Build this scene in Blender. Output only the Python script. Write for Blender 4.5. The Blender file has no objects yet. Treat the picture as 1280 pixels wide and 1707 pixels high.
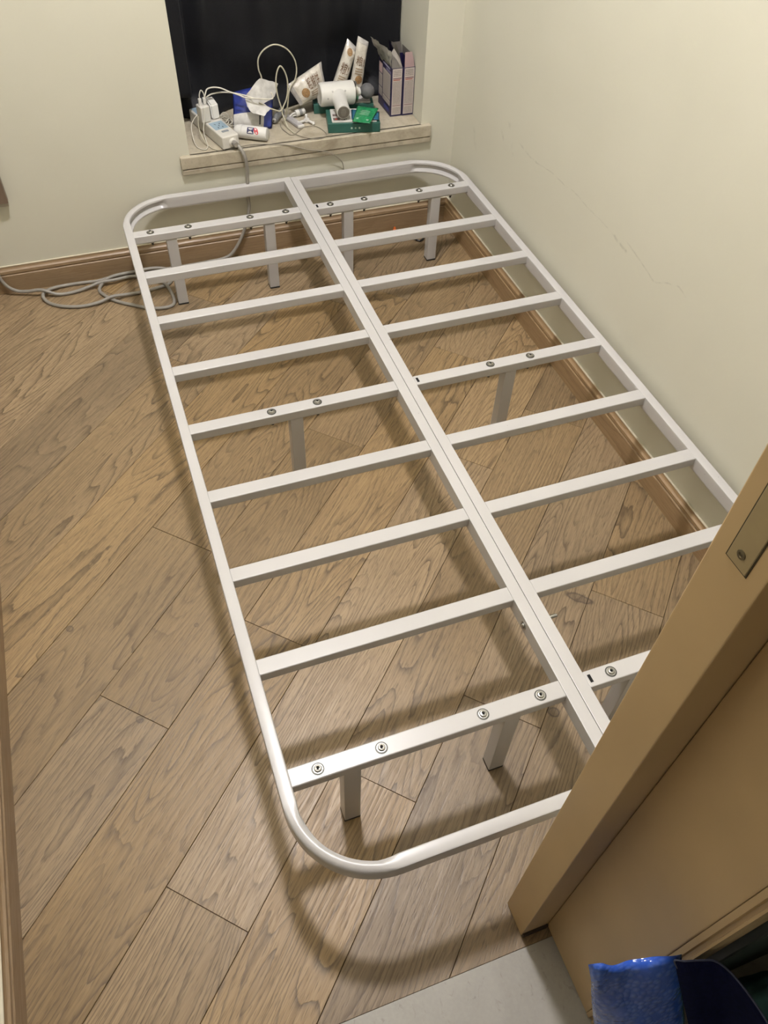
import bpy, bmesh, math, random
from mathutils import Vector, Matrix, noise as mnoise

# ------------------------------------------------------------------ camera, world, exposure
scene = bpy.context.scene
COL = scene.collection
cam_d = bpy.data.cameras.new('camera')
cam = bpy.data.objects.new('camera', cam_d)
COL.objects.link(cam)
cam.location = (-0.63289, -2.39147, 1.64563)
cam.rotation_mode = 'XYZ'
cam.rotation_euler = (0.697868, -0.029876, -0.344681)
cam_d.sensor_fit = 'HORIZONTAL'
cam_d.sensor_width = 36.0
cam_d.lens = 36.0 * 1318.38 / 1280.0
cam_d.clip_start = 0.01
scene.camera = cam

world = bpy.data.worlds.new('night')
scene.world = world
world.use_nodes = True
world.node_tree.nodes['Background'].inputs[0].default_value = (0.02, 0.022, 0.03, 1)
world.node_tree.nodes['Background'].inputs[1].default_value = 0.3

scene.view_settings.view_transform = 'Standard'
scene.view_settings.look = 'None'
scene.view_settings.gamma = 1.0
scene.view_settings.use_curve_mapping = False
scene.view_settings.exposure = 0.0

LAMP_POS = (-0.27, -0.84, 3.04)
LAMP_STRENGTH = 445.0
LAMP_COLOR = (1.0, 0.962, 0.975)
HALL_STRENGTH = 50.0

# ------------------------------------------------------------------ helpers
def srgb(r, g, b):
    f = lambda c: (c / 255 / 12.92) if c / 255 <= 0.04045 else ((c / 255 + 0.055) / 1.055) ** 2.4
    return (f(r), f(g), f(b), 1.0)

def V(*a): return Vector(a)

def set_in(node, name, val):
    if name in node.inputs: node.inputs[name].default_value = val

class NT:
    """tiny node-graph helper"""
    def __init__(self, name):
        self.mat = bpy.data.materials.new(name)
        self.mat.use_nodes = True
        self.t = self.mat.node_tree
        self.b = self.t.nodes['Principled BSDF']
    def n(self, typ, **kw):
        nd = self.t.nodes.new(typ)
        for k, v in kw.items(): setattr(nd, k, v)
        return nd
    def l(self, a, b): self.t.links.new(a, b)
    def put(self, sock, v):
        if hasattr(v, 'is_output'): self.l(v, sock)
        else: sock.default_value = v
    def math(self, op, a, b=0.0, c=0.0, clamp=False):
        nd = self.n('ShaderNodeMath', operation=op, use_clamp=clamp)
        for i, v in enumerate((a, b, c)): self.put(nd.inputs[i], v)
        return nd.outputs[0]
    def vmath(self, op, a, b=(0, 0, 0)):
        nd = self.n('ShaderNodeVectorMath', operation=op)
        self.put(nd.inputs[0], a); self.put(nd.inputs[1], b)
        return nd.outputs[0]
    def noise(self, vec, scale=5, detail=3, rough=0.5, dist=0.0):
        nd = self.n('ShaderNodeTexNoise')
        self.l(vec, nd.inputs['Vector'])
        nd.inputs['Scale'].default_value = scale; nd.inputs['Detail'].default_value = detail
        nd.inputs['Roughness'].default_value = rough; nd.inputs['Distortion'].default_value = dist
        return nd.outputs[0]
    def ramp(self, fac, stops):
        nd = self.n('ShaderNodeValToRGB')
        els = nd.color_ramp.elements
        els[0].position, els[0].color = stops[0]
        els[1].position, els[1].color = stops[-1]
        for p, c in stops[1:-1]:
            e = els.new(p); e.color = c
        self.l(fac, nd.inputs[0])
        return nd.outputs[0]
    def grey(self, fac, a, b, lo=0.0, hi=1.0):
        nd = self.n('ShaderNodeMapRange')
        self.l(fac, nd.inputs[0])
        for i, v in zip((1, 2, 3, 4), (a, b, lo, hi)): nd.inputs[i].default_value = v
        return nd.outputs[0]
    def mix(self, fac, a, b, blend='MIX'):
        nd = self.n('ShaderNodeMix', data_type='RGBA', blend_type=blend)
        self.put(nd.inputs[0], fac); self.put(nd.inputs[6], a); self.put(nd.inputs[7], b)
        return nd.outputs[2]
    def bump(self, height, strength=0.2, dist=0.01):
        nd = self.n('ShaderNodeBump')
        nd.inputs['Strength'].default_value = strength
        nd.inputs['Distance'].default_value = dist
        self.l(height, nd.inputs['Height'])
        self.l(nd.outputs[0], self.b.inputs['Normal'])
    def coord(self, which='Object'):
        return self.n('ShaderNodeTexCoord').outputs[which]

MATS = {}
ALB = 0.78
def plain(name, col, rough=0.5, metal=0.0, var=0.06, scale=30, bump=0.0, spec=None, coat=0.0, trans=0.0, alpha=None):
    if name in MATS: return MATS[name]
    m = NT(name)
    co = m.coord()
    nz = m.noise(co, scale, 3)
    col = tuple(c * ALB for c in col[:3])
    c0 = tuple(max(0, c * (1 - var)) for c in col[:3]) + (1,)
    c1 = tuple(min(1, c * (1 + var)) for c in col[:3]) + (1,)
    m.l(m.ramp(nz, [(0.3, c0), (0.7, c1)]), m.b.inputs['Base Color'])
    set_in(m.b, 'Roughness', rough); set_in(m.b, 'Metallic', metal)
    if spec is not None: set_in(m.b, 'Specular IOR Level', spec)
    if coat: set_in(m.b, 'Coat Weight', coat)
    if trans: set_in(m.b, 'Transmission Weight', trans)
    if alpha is not None: set_in(m.b, 'Alpha', alpha)
    if bump: m.bump(nz, bump, 0.004)
    MATS[name] = m.mat
    return m.mat

def link(o, parent=None):
    COL.objects.link(o)
    if parent is not None: o.parent = parent
    return o

def obj(name, bm, mat, parent=None, smooth=False, angle=None):
    bmesh.ops.recalc_face_normals(bm, faces=bm.faces[:])
    me = bpy.data.meshes.new(name)
    bm.to_mesh(me); bm.free()
    if smooth:
        for p in me.polygons: p.use_smooth = True
        if angle is not None:
            try: me.set_sharp_from_angle(angle=math.radians(angle))
            except Exception: pass
    me.materials.append(mat)
    o = link(bpy.data.objects.new(name, me), parent)
    if smooth and angle is not None:
        w = o.modifiers.new('flat_faces', 'WEIGHTED_NORMAL'); w.weight = 60; w.keep_sharp = True
    return o

def thing(name, label, cat, loc=(0, 0, 0), rotz=0.0, group=None):
    o = bpy.data.objects.new(name, None)
    o.empty_display_size = 0.05
    link(o); o.location = loc; o.rotation_euler = (0, 0, rotz)
    return tag(o, label, cat, group)

def tag(o, label, cat, group=None):
    o['label'] = label; o['category'] = cat
    if group: o['group'] = group
    return o

def struct(o, label):
    o['kind'] = 'structure'; o['label'] = label
    return o

def bx(bm, x0, x1, y0, y1, z0, z1, bev=0.0, seg=2):
    r = bmesh.ops.create_cube(bm, size=1.0)
    vs = r['verts']
    for v in vs:
        v.co = V(x0 + (v.co.x + .5) * (x1 - x0), y0 + (v.co.y + .5) * (y1 - y0), z0 + (v.co.z + .5) * (z1 - z0))
    if bev > 0:
        es = list({e for v in vs for e in v.link_edges})
        bmesh.ops.bevel(bm, geom=es, offset=bev, segments=seg, profile=0.5, affect='EDGES')
    return bm

def box(*a, **k): return bx(bmesh.new(), *a, **k)

def prism(bm, pts, z0, z1):
    lo = [bm.verts.new((x, y, z0)) for x, y in pts]
    hi = [bm.verts.new((x, y, z1)) for x, y in pts]
    n = len(pts)
    bm.faces.new(lo[::-1]); bm.faces.new(hi)
    for i in range(n): bm.faces.new((lo[i], lo[(i + 1) % n], hi[(i + 1) % n], hi[i]))
    return bm

def lathe(bm, prof, seg=24, M=None):
    """prof: (radius, height) pairs, axis z; M places it"""
    rings = []
    for r, z in prof:
        if r < 1e-6: rings.append([bm.verts.new((0, 0, z))])
        else: rings.append([bm.verts.new((r * math.cos(2 * math.pi * i / seg), r * math.sin(2 * math.pi * i / seg), z)) for i in range(seg)])
    for a, b in zip(rings, rings[1:]):
        for i in range(seg):
            j = (i + 1) % seg
            if len(a) == 1 and len(b) == 1: continue
            if len(a) == 1: bm.faces.new((a[0], b[i], b[j]))
            elif len(b) == 1: bm.faces.new((a[i], a[j], b[0]))
            else: bm.faces.new((a[i], a[j], b[j], b[i]))
    for rg in (rings[0], rings[-1]):
        if len(rg) > 1: bm.faces.new(rg)
    if M is not None:
        for rg in rings:
            for v in rg: v.co = M @ v.co
    return bm

def axis_matrix(p, q):
    d = (V(*q) - V(*p)).normalized()
    return Matrix.Translation(V(*p)) @ d.to_track_quat('Z', 'Y').to_matrix().to_4x4()

def smooth_path(pts, n=6):
    P = [V(*p) for p in pts]
    if len(P) < 3: return P
    P = [P[0] * 2 - P[1]] + P + [P[-1] * 2 - P[-2]]
    out = []
    for i in range(1, len(P) - 2):
        a, b, c, d = P[i - 1:i + 3]
        for k in range(n):
            t = k / n
            out.append(0.5 * ((2 * b) + (c - a) * t + (2 * a - 5 * b + 4 * c - d) * t * t + (3 * b - a - 3 * c + d) * t ** 3))
    out.append(P[-2])
    return out

def tube(bm, pts, r, seg=8, n=6, smooth=True):
    P = smooth_path(pts, n) if smooth else [V(*p) for p in pts]
    up = V(0, 0, 1); prev = None; rings = []
    for i, p in enumerate(P):
        t = (P[min(i + 1, len(P) - 1)] - P[max(i - 1, 0)])
        if t.length < 1e-9: t = V(1, 0, 0)
        t.normalize()
        if prev is None:
            a = t.cross(up)
            if a.length < 1e-3: a = t.cross(V(1, 0, 0))
        else:
            a = prev - t * prev.dot(t)
        a.normalize(); prev = a; b = t.cross(a)
        rings.append([bm.verts.new(p + r * (math.cos(2 * math.pi * k / seg) * a + math.sin(2 * math.pi * k / seg) * b)) for k in range(seg)])
    for A, B in zip(rings, rings[1:]):
        for k in range(seg): bm.faces.new((A[k], A[(k + 1) % seg], B[(k + 1) % seg], B[k]))
    bm.faces.new(rings[0]); bm.faces.new(rings[-1][::-1])
    return bm

def pillow(corners, thick, back=0.6, crumple=0.0, freq=18.0, seed=0, nu=22, nv=16, power=2.0, pinch=0.0):
    """closed soft pouch on a quad (a,b,c,d); returns bmesh and the front-surface function"""
    a, b, c, d = [V(*p) for p in corners]
    nrm = ((b - a).cross(d - a) + (d - c).cross(b - c)).normalized()
    off = V(seed * 7.3, seed * 3.1, seed * 1.7)
    def base(u, v):
        vv = v
        if pinch:
            k = 1 - pinch * math.sin(math.pi * u) * 0
            vv = 0.5 + (v - 0.5) * (1 - pinch * (1 - (2 * u - 1) ** 4))
        return (a * (1 - u) + b * u) * (1 - vv) + (d * (1 - u) + c * u) * vv
    def bulge(u, v):
        e = (1 - abs(2 * u - 1) ** power) * (1 - abs(2 * v - 1) ** power)
        return thick * max(e, 0) ** 0.7
    def front(u, v):
        p = base(u, v)
        cr = mnoise.noise(p * freq + off) + 0.5 * mnoise.noise(p * freq * 2.3 + off)
        return p + nrm * (bulge(u, v) + crumple * cr)
    def rear(u, v):
        p = base(u, v)
        cr = mnoise.noise(p * freq + off) + 0.5 * mnoise.noise(p * freq * 2.3 + off)
        return p + nrm * (-back * bulge(u, v) + crumple * cr)
    bm = bmesh.new()
    F = [[bm.verts.new(front(i / nu, j / nv)) for j in range(nv + 1)] for i in range(nu + 1)]
    B = [[F[i][j] if i in (0, nu) or j in (0, nv) else bm.verts.new(rear(i / nu, j / nv)) for j in range(nv + 1)] for i in range(nu + 1)]
    for G, fl in ((F, 0), (B, 1)):
        for i in range(nu):
            for j in range(nv):
                q = (G[i][j], G[i + 1][j], G[i + 1][j + 1], G[i][j + 1])
                try: bm.faces.new(q[::-1] if fl else q)
                except ValueError: pass
    def surf(u, v, lift=0.0006):
        e = 0.01
        p = front(u, v)
        n2 = (front(u + e, v) - p).cross(front(u, v + e) - p).normalized()
        if n2.dot(nrm) < 0: n2 = -n2
        return p + n2 * lift
    return bm, surf

def patch(surf, u0, u1, v0, v1, nu=8, nv=6, lift=0.0007, shape=None):
    """a printed patch that follows a pouch surface"""
    bm = bmesh.new()
    if shape == 'disc':
        cu, cv, ru, rv = (u0 + u1) / 2, (v0 + v1) / 2, (u1 - u0) / 2, (v1 - v0) / 2
        ctr = bm.verts.new(surf(cu, cv, lift)); rings = []
        for k in (0.35, 0.7, 1.0):
            rings.append([bm.verts.new(surf(cu + ru * k * math.cos(2 * math.pi * i / 20), cv + rv * k * math.sin(2 * math.pi * i / 20), lift)) for i in range(20)])
        for i in range(20):
            j = (i + 1) % 20
            bm.faces.new((ctr, rings[0][i], rings[0][j]))
            for A, B in zip(rings, rings[1:]): bm.faces.new((A[i], B[i], B[j], A[j]))
        return bm
    G = [[bm.verts.new(surf(u0 + (u1 - u0) * i / nu, v0 + (v1 - v0) * j / nv, lift)) for j in range(nv + 1)] for i in range(nu + 1)]
    for i in range(nu):
        for j in range(nv): bm.faces.new((G[i][j], G[i + 1][j], G[i + 1][j + 1], G[i][j + 1]))
    return bm

def text_bm(body, place):
    """mesh of written characters; place(x, y) in 0..1 text box -> world point"""
    cu = bpy.data.curves.new('lettering', 'FONT')
    cu.body = body; cu.resolution_u = 2
    o = bpy.data.objects.new('lettering', cu); COL.objects.link(o)
    dg = bpy.context.evaluated_depsgraph_get()
    me = bpy.data.meshes.new_from_object(o.evaluated_get(dg))
    bpy.data.objects.remove(o); bpy.data.curves.remove(cu)
    bm = bmesh.new(); bm.from_mesh(me); bpy.data.meshes.remove(me)
    if not bm.verts: return bm
    xs = [v.co.x for v in bm.verts]; ys = [v.co.y for v in bm.verts]
    x0, x1, y0, y1 = min(xs), max(xs), min(ys), max(ys)
    for v in bm.verts: v.co = place((v.co.x - x0) / max(x1 - x0, 1e-6), (v.co.y - y0) / max(y1 - y0, 1e-6))
    return bm

def flat_place(o, ux, uy, w, h):
    o, ux, uy = V(*o), V(*ux).normalized(), V(*uy).normalized()
    return lambda x, y: o + ux * (x * w) + uy * (y * h)

def flat_quad(bm, place, x0, x1, y0, y1):
    bm.faces.new([bm.verts.new(place(*p)) for p in ((x0, y0), (x1, y0), (x1, y1), (x0, y1))])
    return bm

def print_lines(place, x0, x1, y0, y1, rows, rnd, fill=0.55):
    bm = bmesh.new()
    st = (y1 - y0) / rows
    for k in range(rows):
        y = y0 + k * st; x = x0
        while x < x1 - 0.02:
            w = min(rnd.uniform(0.05, 0.22) * (x1 - x0), x1 - x)
            flat_quad(bm, place, x, x + w, y, y + st * fill)
            x += w + 0.035 * (x1 - x0)
    return bm

rnd = random.Random(11)
PI = math.pi

# ------------------------------------------------------------------ materials of the setting
def wall_material():
    m = NT('cream_wall_paint')
    co = m.coord()
    big = m.noise(co, 1.7, 3)
    fine = m.noise(co, 120, 2)
    c = m.ramp(big, [(0.3, (0.575, 0.562, 0.472, 1)), (0.7, (0.615, 0.602, 0.512, 1))])
    # old scuffs with a shape of their own on the wall beside the bed
    sep = m.n('ShaderNodeSeparateXYZ'); m.l(co, sep.inputs[0])
    X, Y, Z = sep.outputs
    wob = m.math('MULTIPLY', m.math('SUBTRACT', m.noise(co, 9, 3), 0.5), 0.03)
    right = m.math('GREATER_THAN', X, 0.6)
    total = None
    for y0, z0, y1, z1, w, amt in SCUFFS:
        L = math.hypot(y1 - y0, z1 - z0); dy, dz = (y1 - y0) / L, (z1 - z0) / L
        ry = m.math('SUBTRACT', Y, y0); rz = m.math('SUBTRACT', m.math('ADD', Z, wob), z0)
        along = m.math('ADD', m.math('MULTIPLY', ry, dy), m.math('MULTIPLY', rz, dz))
        across = m.math('ABSOLUTE', m.math('SUBTRACT', m.math('MULTIPLY', ry, dz), m.math('MULTIPLY', rz, dy)))
        a = m.grey(across, 0.0, w, 1.0, 0.0)
        e0 = m.grey(along, -w, w * 0.5, 0.0, 1.0)
        e1 = m.grey(along, L - w * 0.5, L + w, 1.0, 0.0)
        f = m.math('MULTIPLY', m.math('MULTIPLY', a, e0), m.math('MULTIPLY', e1, amt))
        total = f if total is None else m.math('MAXIMUM', total, f)
    brk = m.grey(m.noise(co, 38, 2), 0.38, 0.62)
    total = m.math('MULTIPLY', m.math('MULTIPLY', total, brk), right)
    c = m.mix(total, c, (0.20, 0.19, 0.17, 1))
    m.l(c, m.b.inputs['Base Color'])
    set_in(m.b, 'Roughness', 0.6); set_in(m.b, 'Specular IOR Level', 0.35)
    m.bump(m.math('ADD', m.math('MULTIPLY', big, 0.6), m.math('MULTIPLY', fine, 0.04)), 0.25, 0.01)
    return m.mat

SCUFFS = [(0.077, 0.412, 0.047, 0.364, 0.014, 0.22), (-0.155, 0.541, -0.178, 0.53, 0.010, 0.32), (-0.196, 0.49, -0.212, 0.47, 0.010, 0.32), (-0.12, 0.50, -0.135, 0.485, 0.009, 0.25),
          (-0.238, 0.513, -0.36, 0.51, 0.0035, 0.35), (-0.36, 0.51, -0.60, 0.535, 0.0025, 0.28), (-0.60, 0.535, -0.83, 0.525, 0.0025, 0.25),
          (-0.81, 0.527, -0.875, 0.515, 0.006, 0.45), (-0.868, 0.539, -1.01, 0.516, 0.0035, 0.32), (-1.01, 0.516, -1.10, 0.554, 0.003, 0.30), (-1.10, 0.554, -1.14, 0.546, 0.003, 0.25)]
M_WALL = wall_material()

# knots seen in the boards: room x, y, half-size across and along the grain
KNOTS = [(0.25, -1.528, 0.030, 0.011), (-0.954, -1.215, 0.009, 0.007), (0.044, -1.783, 0.012, 0.010), (-0.833, -1.501, 0.008, 0.007), (-0.669, -1.301, 0.005, 0.005)]
def wood_material(name, light, dark, deep, xs=1.0, rough=0.42, ring=10.0, upright=False):
    """oak grain running along local X: contour bands, fibres, pores"""
    m = NT(name)
    co = m.coord()
    if upright:
        s_ = m.n('ShaderNodeSeparateXYZ'); m.l(co, s_.inputs[0])
        k_ = m.n('ShaderNodeCombineXYZ'); m.l(s_.outputs[0], k_.inputs[0]); m.l(s_.outputs[2], k_.inputs[1]); m.l(s_.outputs[1], k_.inputs[2])
        co = k_.outputs[0]
    rn = m.n('ShaderNodeObjectInfo').outputs['Random']
    comb = m.n('ShaderNodeCombineXYZ')
    m.l(m.math('MULTIPLY', rn, 37.0), comb.inputs[0]); m.l(m.math('MULTIPLY', rn, 91.0), comb.inputs[1]); m.l(m.math('MULTIPLY', rn, 13.0), comb.inputs[2])
    P = m.vmath('ADD', co, comb.outputs[0])
    low = m.noise(m.vmath('MULTIPLY', P, (1.15 * xs, 8.0 * xs, 1)), 1.0, 1.5, 0.4, 0.15)
    jag = m.noise(m.vmath('MULTIPLY', P, (30 * xs, 110 * xs, 1)), 1.0, 2.0)
    ringv = m.math('ADD', m.math('MULTIPLY', low, ring * 1.7), m.math('MULTIPLY', jag, 0.34))
    fr = m.math('FRACT', ringv)
    line = m.math('MULTIPLY', m.math('POWER', fr, 5.0), m.grey(fr, 0.95, 1.0, 1.0, 0.0))
    mask = m.grey(m.noise(m.vmath('MULTIPLY', P, (2.0, 6.0, 1)), 1.0, 2.0), 0.34, 0.56, 0.35, 1.0)
    line = m.math('MULTIPLY', line, mask)
    fib = m.noise(m.vmath('MULTIPLY', P, (9 * xs, 230 * xs, 1)), 1.0, 3.0, 0.6)
    pore = m.grey(m.noise(m.vmath('MULTIPLY', P, (38 * xs, 420 * xs, 1)), 1.0, 1.0), 0.56, 0.70)
    base = m.mix(m.grey(fib, 0.36, 0.64), light, dark)
    tone = m.math('ADD', m.math('MULTIPLY', rn, 0.34), 0.83)
    cloud = m.grey(m.noise(m.vmath('MULTIPLY', P, (2.2, 5, 1)), 1.0, 2.0), 0.3, 0.7, 0.90, 1.08)
    hsv = m.n('ShaderNodeHueSaturation')
    m.l(base, hsv.inputs['Color']); m.l(m.math('MULTIPLY', tone, cloud), hsv.inputs['Value'])
    m.l(m.math('ADD', m.math('MULTIPLY', m.math('FRACT', m.math('MULTIPLY', rn, 7.77)), 0.22), 0.86), hsv.inputs['Saturation'])
    c = m.mix(m.math('MULTIPLY', line, 0.95, 0.0, True), hsv.outputs[0], deep)
    c = m.mix(m.math('MULTIPLY', pore, 0.45), c, deep)
    # a few knots
    vor = m.n('ShaderNodeTexVoronoi'); m.l(m.vmath('MULTIPLY', P, (1.6, 4.2, 1)), vor.inputs['Vector']); vor.inputs['Scale'].default_value = 1.0
    knot = m.grey(m.math('ADD', vor.outputs['Distance'], m.math('MULTIPLY', jag, 0.05)), 0.045, 0.085, 0.8, 0.0)
    c = m.mix(m.math('MULTIPLY', knot, m.grey(rn, 0.3, 0.32)), c, (0.05, 0.03, 0.018, 1))
    if not upright:
        pos = m.n('ShaderNodeNewGeometry').outputs['Position']
        wb = m.math('MULTIPLY', m.math('SUBTRACT', m.noise(pos, 45, 3), 0.5), 0.9)
        for kx, ky, ka, kb in KNOTS:
            sp_ = m.n('ShaderNodeSeparateXYZ'); m.l(m.vmath('SUBTRACT', pos, (kx, ky, 0)), sp_.inputs[0])
            tt = m.math('MULTIPLY', m.math('ADD', sp_.outputs[0], sp_.outputs[1]), 0.7071 / kb)
            nn = m.math('MULTIPLY', m.math('SUBTRACT', sp_.outputs[1], sp_.outputs[0]), 0.7071 / ka)
            r_ = m.math('ADD', m.math('SQRT', m.math('ADD', m.math('MULTIPLY', tt, tt), m.math('MULTIPLY', nn, nn))), wb)
            rim = m.math('MULTIPLY', m.grey(r_, 0.55, 0.95), m.grey(r_, 0.95, 1.35, 1.0, 0.0))
            core = m.grey(r_, 0.7, 1.0, 0.45, 0.0)
            c = m.mix(m.math('MULTIPLY', m.math('MAXIMUM', rim, core), 0.8), c, (0.045, 0.030, 0.020, 1))
    m.l(c, m.b.inputs['Base Color'])
    m.l(m.grey(fib, 0.3, 0.7, rough - 0.06, rough + 0.10), m.b.inputs['Roughness'])
    m.bump(m.math('SUBTRACT', m.math('MULTIPLY', fib, 0.35), m.math('MULTIPLY', m.math('ADD', line, pore), 0.5)), 0.22, 0.0015)
    return m.mat

M_OAK = wood_material('oak_plank', (0.305, 0.210, 0.106, 1), (0.226, 0.150, 0.073, 1), (0.052, 0.032, 0.015, 1), 1.0, 0.42, 17.0)
M_BASEB = wood_material('baseboard_oak', (0.31, 0.203, 0.10, 1), (0.265, 0.170, 0.083, 1), (0.205, 0.127, 0.060, 1), 1.0, 0.4, 6.0, True)

def stone_material():
    m = NT('beige_marble')
    co = m.coord()
    a = m.noise(co, 14, 6, 0.65, 0.8); b = m.noise(co, 90, 3)
    c = m.ramp(a, [(0.25, (0.27, 0.23, 0.165, 1)), (0.5, (0.41, 0.365, 0.28, 1)), (0.75, (0.50, 0.455, 0.36, 1))])
    c = m.mix(m.math('MULTIPLY', m.grey(b, 0.55, 0.7), 0.35), c, (0.25, 0.215, 0.165, 1))
    m.l(c, m.b.inputs['Base Color']); set_in(m.b, 'Roughness', 0.38)
    m.bump(b, 0.1, 0.002)
    return m.mat
M_STONE = stone_material()

def tile_material():
    m = NT('speckled_hall_tile')
    co = m.coord()
    a = m.noise(co, 7, 5, 0.6, 0.5); b = m.noise(co, 150, 3)
    s = m.grey(m.noise(m.vmath('MULTIPLY', co, (60, 34, 60)), 1.0, 4, 0.6, 1.2), 0.60, 0.70)
    c = m.ramp(a, [(0.3, (0.325, 0.312, 0.278, 1)), (0.7, (0.39, 0.378, 0.342, 1))])
    c = m.mix(m.math('MULTIPLY', m.grey(b, 0.4, 0.75), 0.25), c, (0.44, 0.42, 0.37, 1))
    c = m.mix(m.math('MULTIPLY', s, 0.38), c, (0.16, 0.14, 0.11, 1))
    m.l(c, m.b.inputs['Base Color']); set_in(m.b, 'Roughness', 0.35)
    return m.mat
M_TILE = tile_material()

M_FRAMEWOOD = plain('door_frame_laminate', (0.60, 0.43, 0.23, 1), 0.45, 0, 0.05, 6, 0.02)
M_CEIL = plain('white_ceiling', (0.78, 0.76, 0.71, 1), 0.8, 0, 0.02, 3)
M_DARKGAP = plain('dark_underlay', (0.045, 0.030, 0.018, 1), 0.9)

# ------------------------------------------------------------------ the room
RX0, RX1, RY0, RY1, RH = -1.117, 0.621, -2.115, 0.24, 3.06
FX0, FX1, FY1 = -1.102, 0.607, 0.226          # baseboard faces
TH = -2.19                                     # threshold line

floor = struct(obj('floor', box(RX0 - .02, RX1 + .02, TH, RY1 + .02, -0.06, -0.011), M_DARKGAP), 'oak plank floor laid diagonally across the small bedroom')

def clip(poly, ax, val, keep_less):
    out = []
    for i in range(len(poly)):
        a, b = poly[i], poly[(i + 1) % len(poly)]
        ia = (a[ax] <= val) if keep_less else (a[ax] >= val)
        ib = (b[ax] <= val) if keep_less else (b[ax] >= val)
        if ia: out.append(a)
        if ia != ib:
            t = (val - a[ax]) / (b[ax] - a[ax])
            out.append((a[0] + t * (b[0] - a[0]), a[1] + t * (b[1] - a[1])))
    return out

def inset(poly, d):
    """inset a convex counter-clockwise polygon"""
    n = len(poly); lines = []
    for i in range(n):
        a, b = poly[i], poly[(i + 1) % n]
        dx, dy = b[0] - a[0], b[1] - a[1]; L = math.hypot(dx, dy)
        if L < 1e-5: continue
        nx, ny = -dy / L, dx / L
        lines.append((a[0] + nx * d, a[1] + ny * d, dx / L, dy / L))
    out = []
    for i in range(len(lines)):
        x1, y1, ux, uy = lines[i - 1]; x2, y2, vx, vy = lines[i]
        den = ux * vy - uy * vx
        if abs(den) < 1e-6: out.append((x2, y2)); continue
        t = ((x2 - x1) * vy - (y2 - y1) * vx) / den
        out.append((x1 + ux * t, y1 + uy * t))
    return out

S2 = math.sqrt(0.5)
PW, N0 = 0.1842, -0.3575
ENDS = {-2: [-.08], -3: [-.595, .6], -1: [-1.19, .05], 0: [-.677, -1.642], 1: [-1.33, -.15], 2: [-1.911, -.585], 3: [-1.552, -.30], 4: [-1.28, .05],
        5: [-.866, -1.95], 6: [-1.40, -.40], 7: [-.95], 8: [-1.25], -4: [-.28], -5: [.02], -6: [-.40], -7: [-.3], -8: [-.2]}
for k in range(-9, 11):
    n_hi = N0 - PW * k
    n_lo = n_hi - PW
    cuts = [-4.0] + sorted(ENDS.get(k, [-1.0])) + [3.0]
    for t0, t1 in zip(cuts, cuts[1:]):
        quad = [((t - n) * S2, (t + n) * S2) for t, n in ((t0, n_lo), (t1, n_lo), (t1, n_hi), (t0, n_hi))]
        for ax, val, less in ((0, RX1 - .001, True), (0, RX0 + .001, False), (1, RY1 - .001, True), (1, TH, False)):
            quad = clip(quad, ax, val, less) if len(quad) > 2 else quad
        if len(quad) < 3: continue
        ar = 0.5 * sum(quad[i][0] * quad[(i + 1) % len(quad)][1] - quad[(i + 1) % len(quad)][0] * quad[i][1] for i in range(len(quad)))
        if ar < 0.002: continue
        cx = sum(p[0] for p in quad) / len(quad); cy = sum(p[1] for p in quad) / len(quad)
        ct, cn = (cx + cy) * S2, (n_hi + n_lo) / 2
        loc = [((x + y) * S2 - ct, (-x + y) * S2 - cn) for x, y in quad]
        a, b = inset(loc, 0.0004), inset(loc, 0.0011)
        if len(a) != len(b) or len(a) < 3: continue
        dz = rnd.uniform(-.0004, .0004)
        bm = bmesh.new()
        r0 = [bm.verts.new((x, y, -0.014)) for x, y in a]
        r1 = [bm.verts.new((x, y, -0.0012 + dz)) for x, y in a]
        r2 = [bm.verts.new((x, y, dz)) for x, y in b]
        m_ = len(a)
        bm.faces.new(r2)
        for A, B in ((r0, r1), (r1, r2)):
            for i in range(m_): bm.faces.new((A[i], A[(i + 1) % m_], B[(i + 1) % m_], B[i]))
        o = obj('plank', bm, M_OAK, floor)
        o.location = ((ct - cn) * S2, (ct + cn) * S2, 0)
        o.rotation_euler = (0, 0, PI / 4)

struct(obj('floor_hall', box(-1.9, 1.5, -3.7, TH, -0.06, -0.001), M_TILE), 'speckled off-white stone tile floor of the hall outside the door')

# walls. The window niche: x -.330..0.492, sill top z .385, niche back y .64
NX0, NX1, NZ0, NZ1, NYB = -0.330, 0.492, 0.385, 2.30, 0.66
bm = bmesh.new()
bx(bm, RX0 - .15, NX0, RY1, NYB, -.06, RH)
bx(bm, NX1, RX1 + .15, RY1, NYB, -.06, RH)
bx(bm, NX0, NX1, RY1, NYB, -.06, NZ0 - .035)
bx(bm, NX0, NX1, RY1, NYB, NZ1, RH)
bx(bm, RX0 - .15, RX1 + .15, NYB, NYB + .1, -.06, RH)
struct(obj('wall_back', bm, M_WALL), 'cream painted back wall with the recessed window niche')
struct(obj('wall_right', box(RX1, RX1 + .15, -2.30, RY1, -.06, RH), M_WALL), 'cream painted long wall beside the bed with faint scuff marks')
struct(obj('wall_left', box(RX0 - .15, RX0, -2.30, RY1, -.06, RH), M_WALL), 'cream painted wall on the left side of the room')
bm = bmesh.new()
bx(bm, -0.165, RX1, -2.32, RY0, -.06, RH)
bx(bm, RX0, -1.06, -2.32, RY0, -.06, RH)
bx(bm, -1.06, -0.165, -2.32, RY0, 2.42, RH)
struct(obj('wall_front', bm, M_WALL), 'cream painted wall that holds the doorway')
struct(obj('ceiling', box(-1.9, 1.5, -3.7, NYB + .1, RH, RH + .1), M_CEIL), 'white ceiling above the bedroom and hall')
bm = bmesh.new()
bx(bm, RX1, 1.5, -2.40, -2.32, -.06, RH) if False else bx(bm, RX1, 1.5, -2.42, -2.32, -.06, RH)
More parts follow.
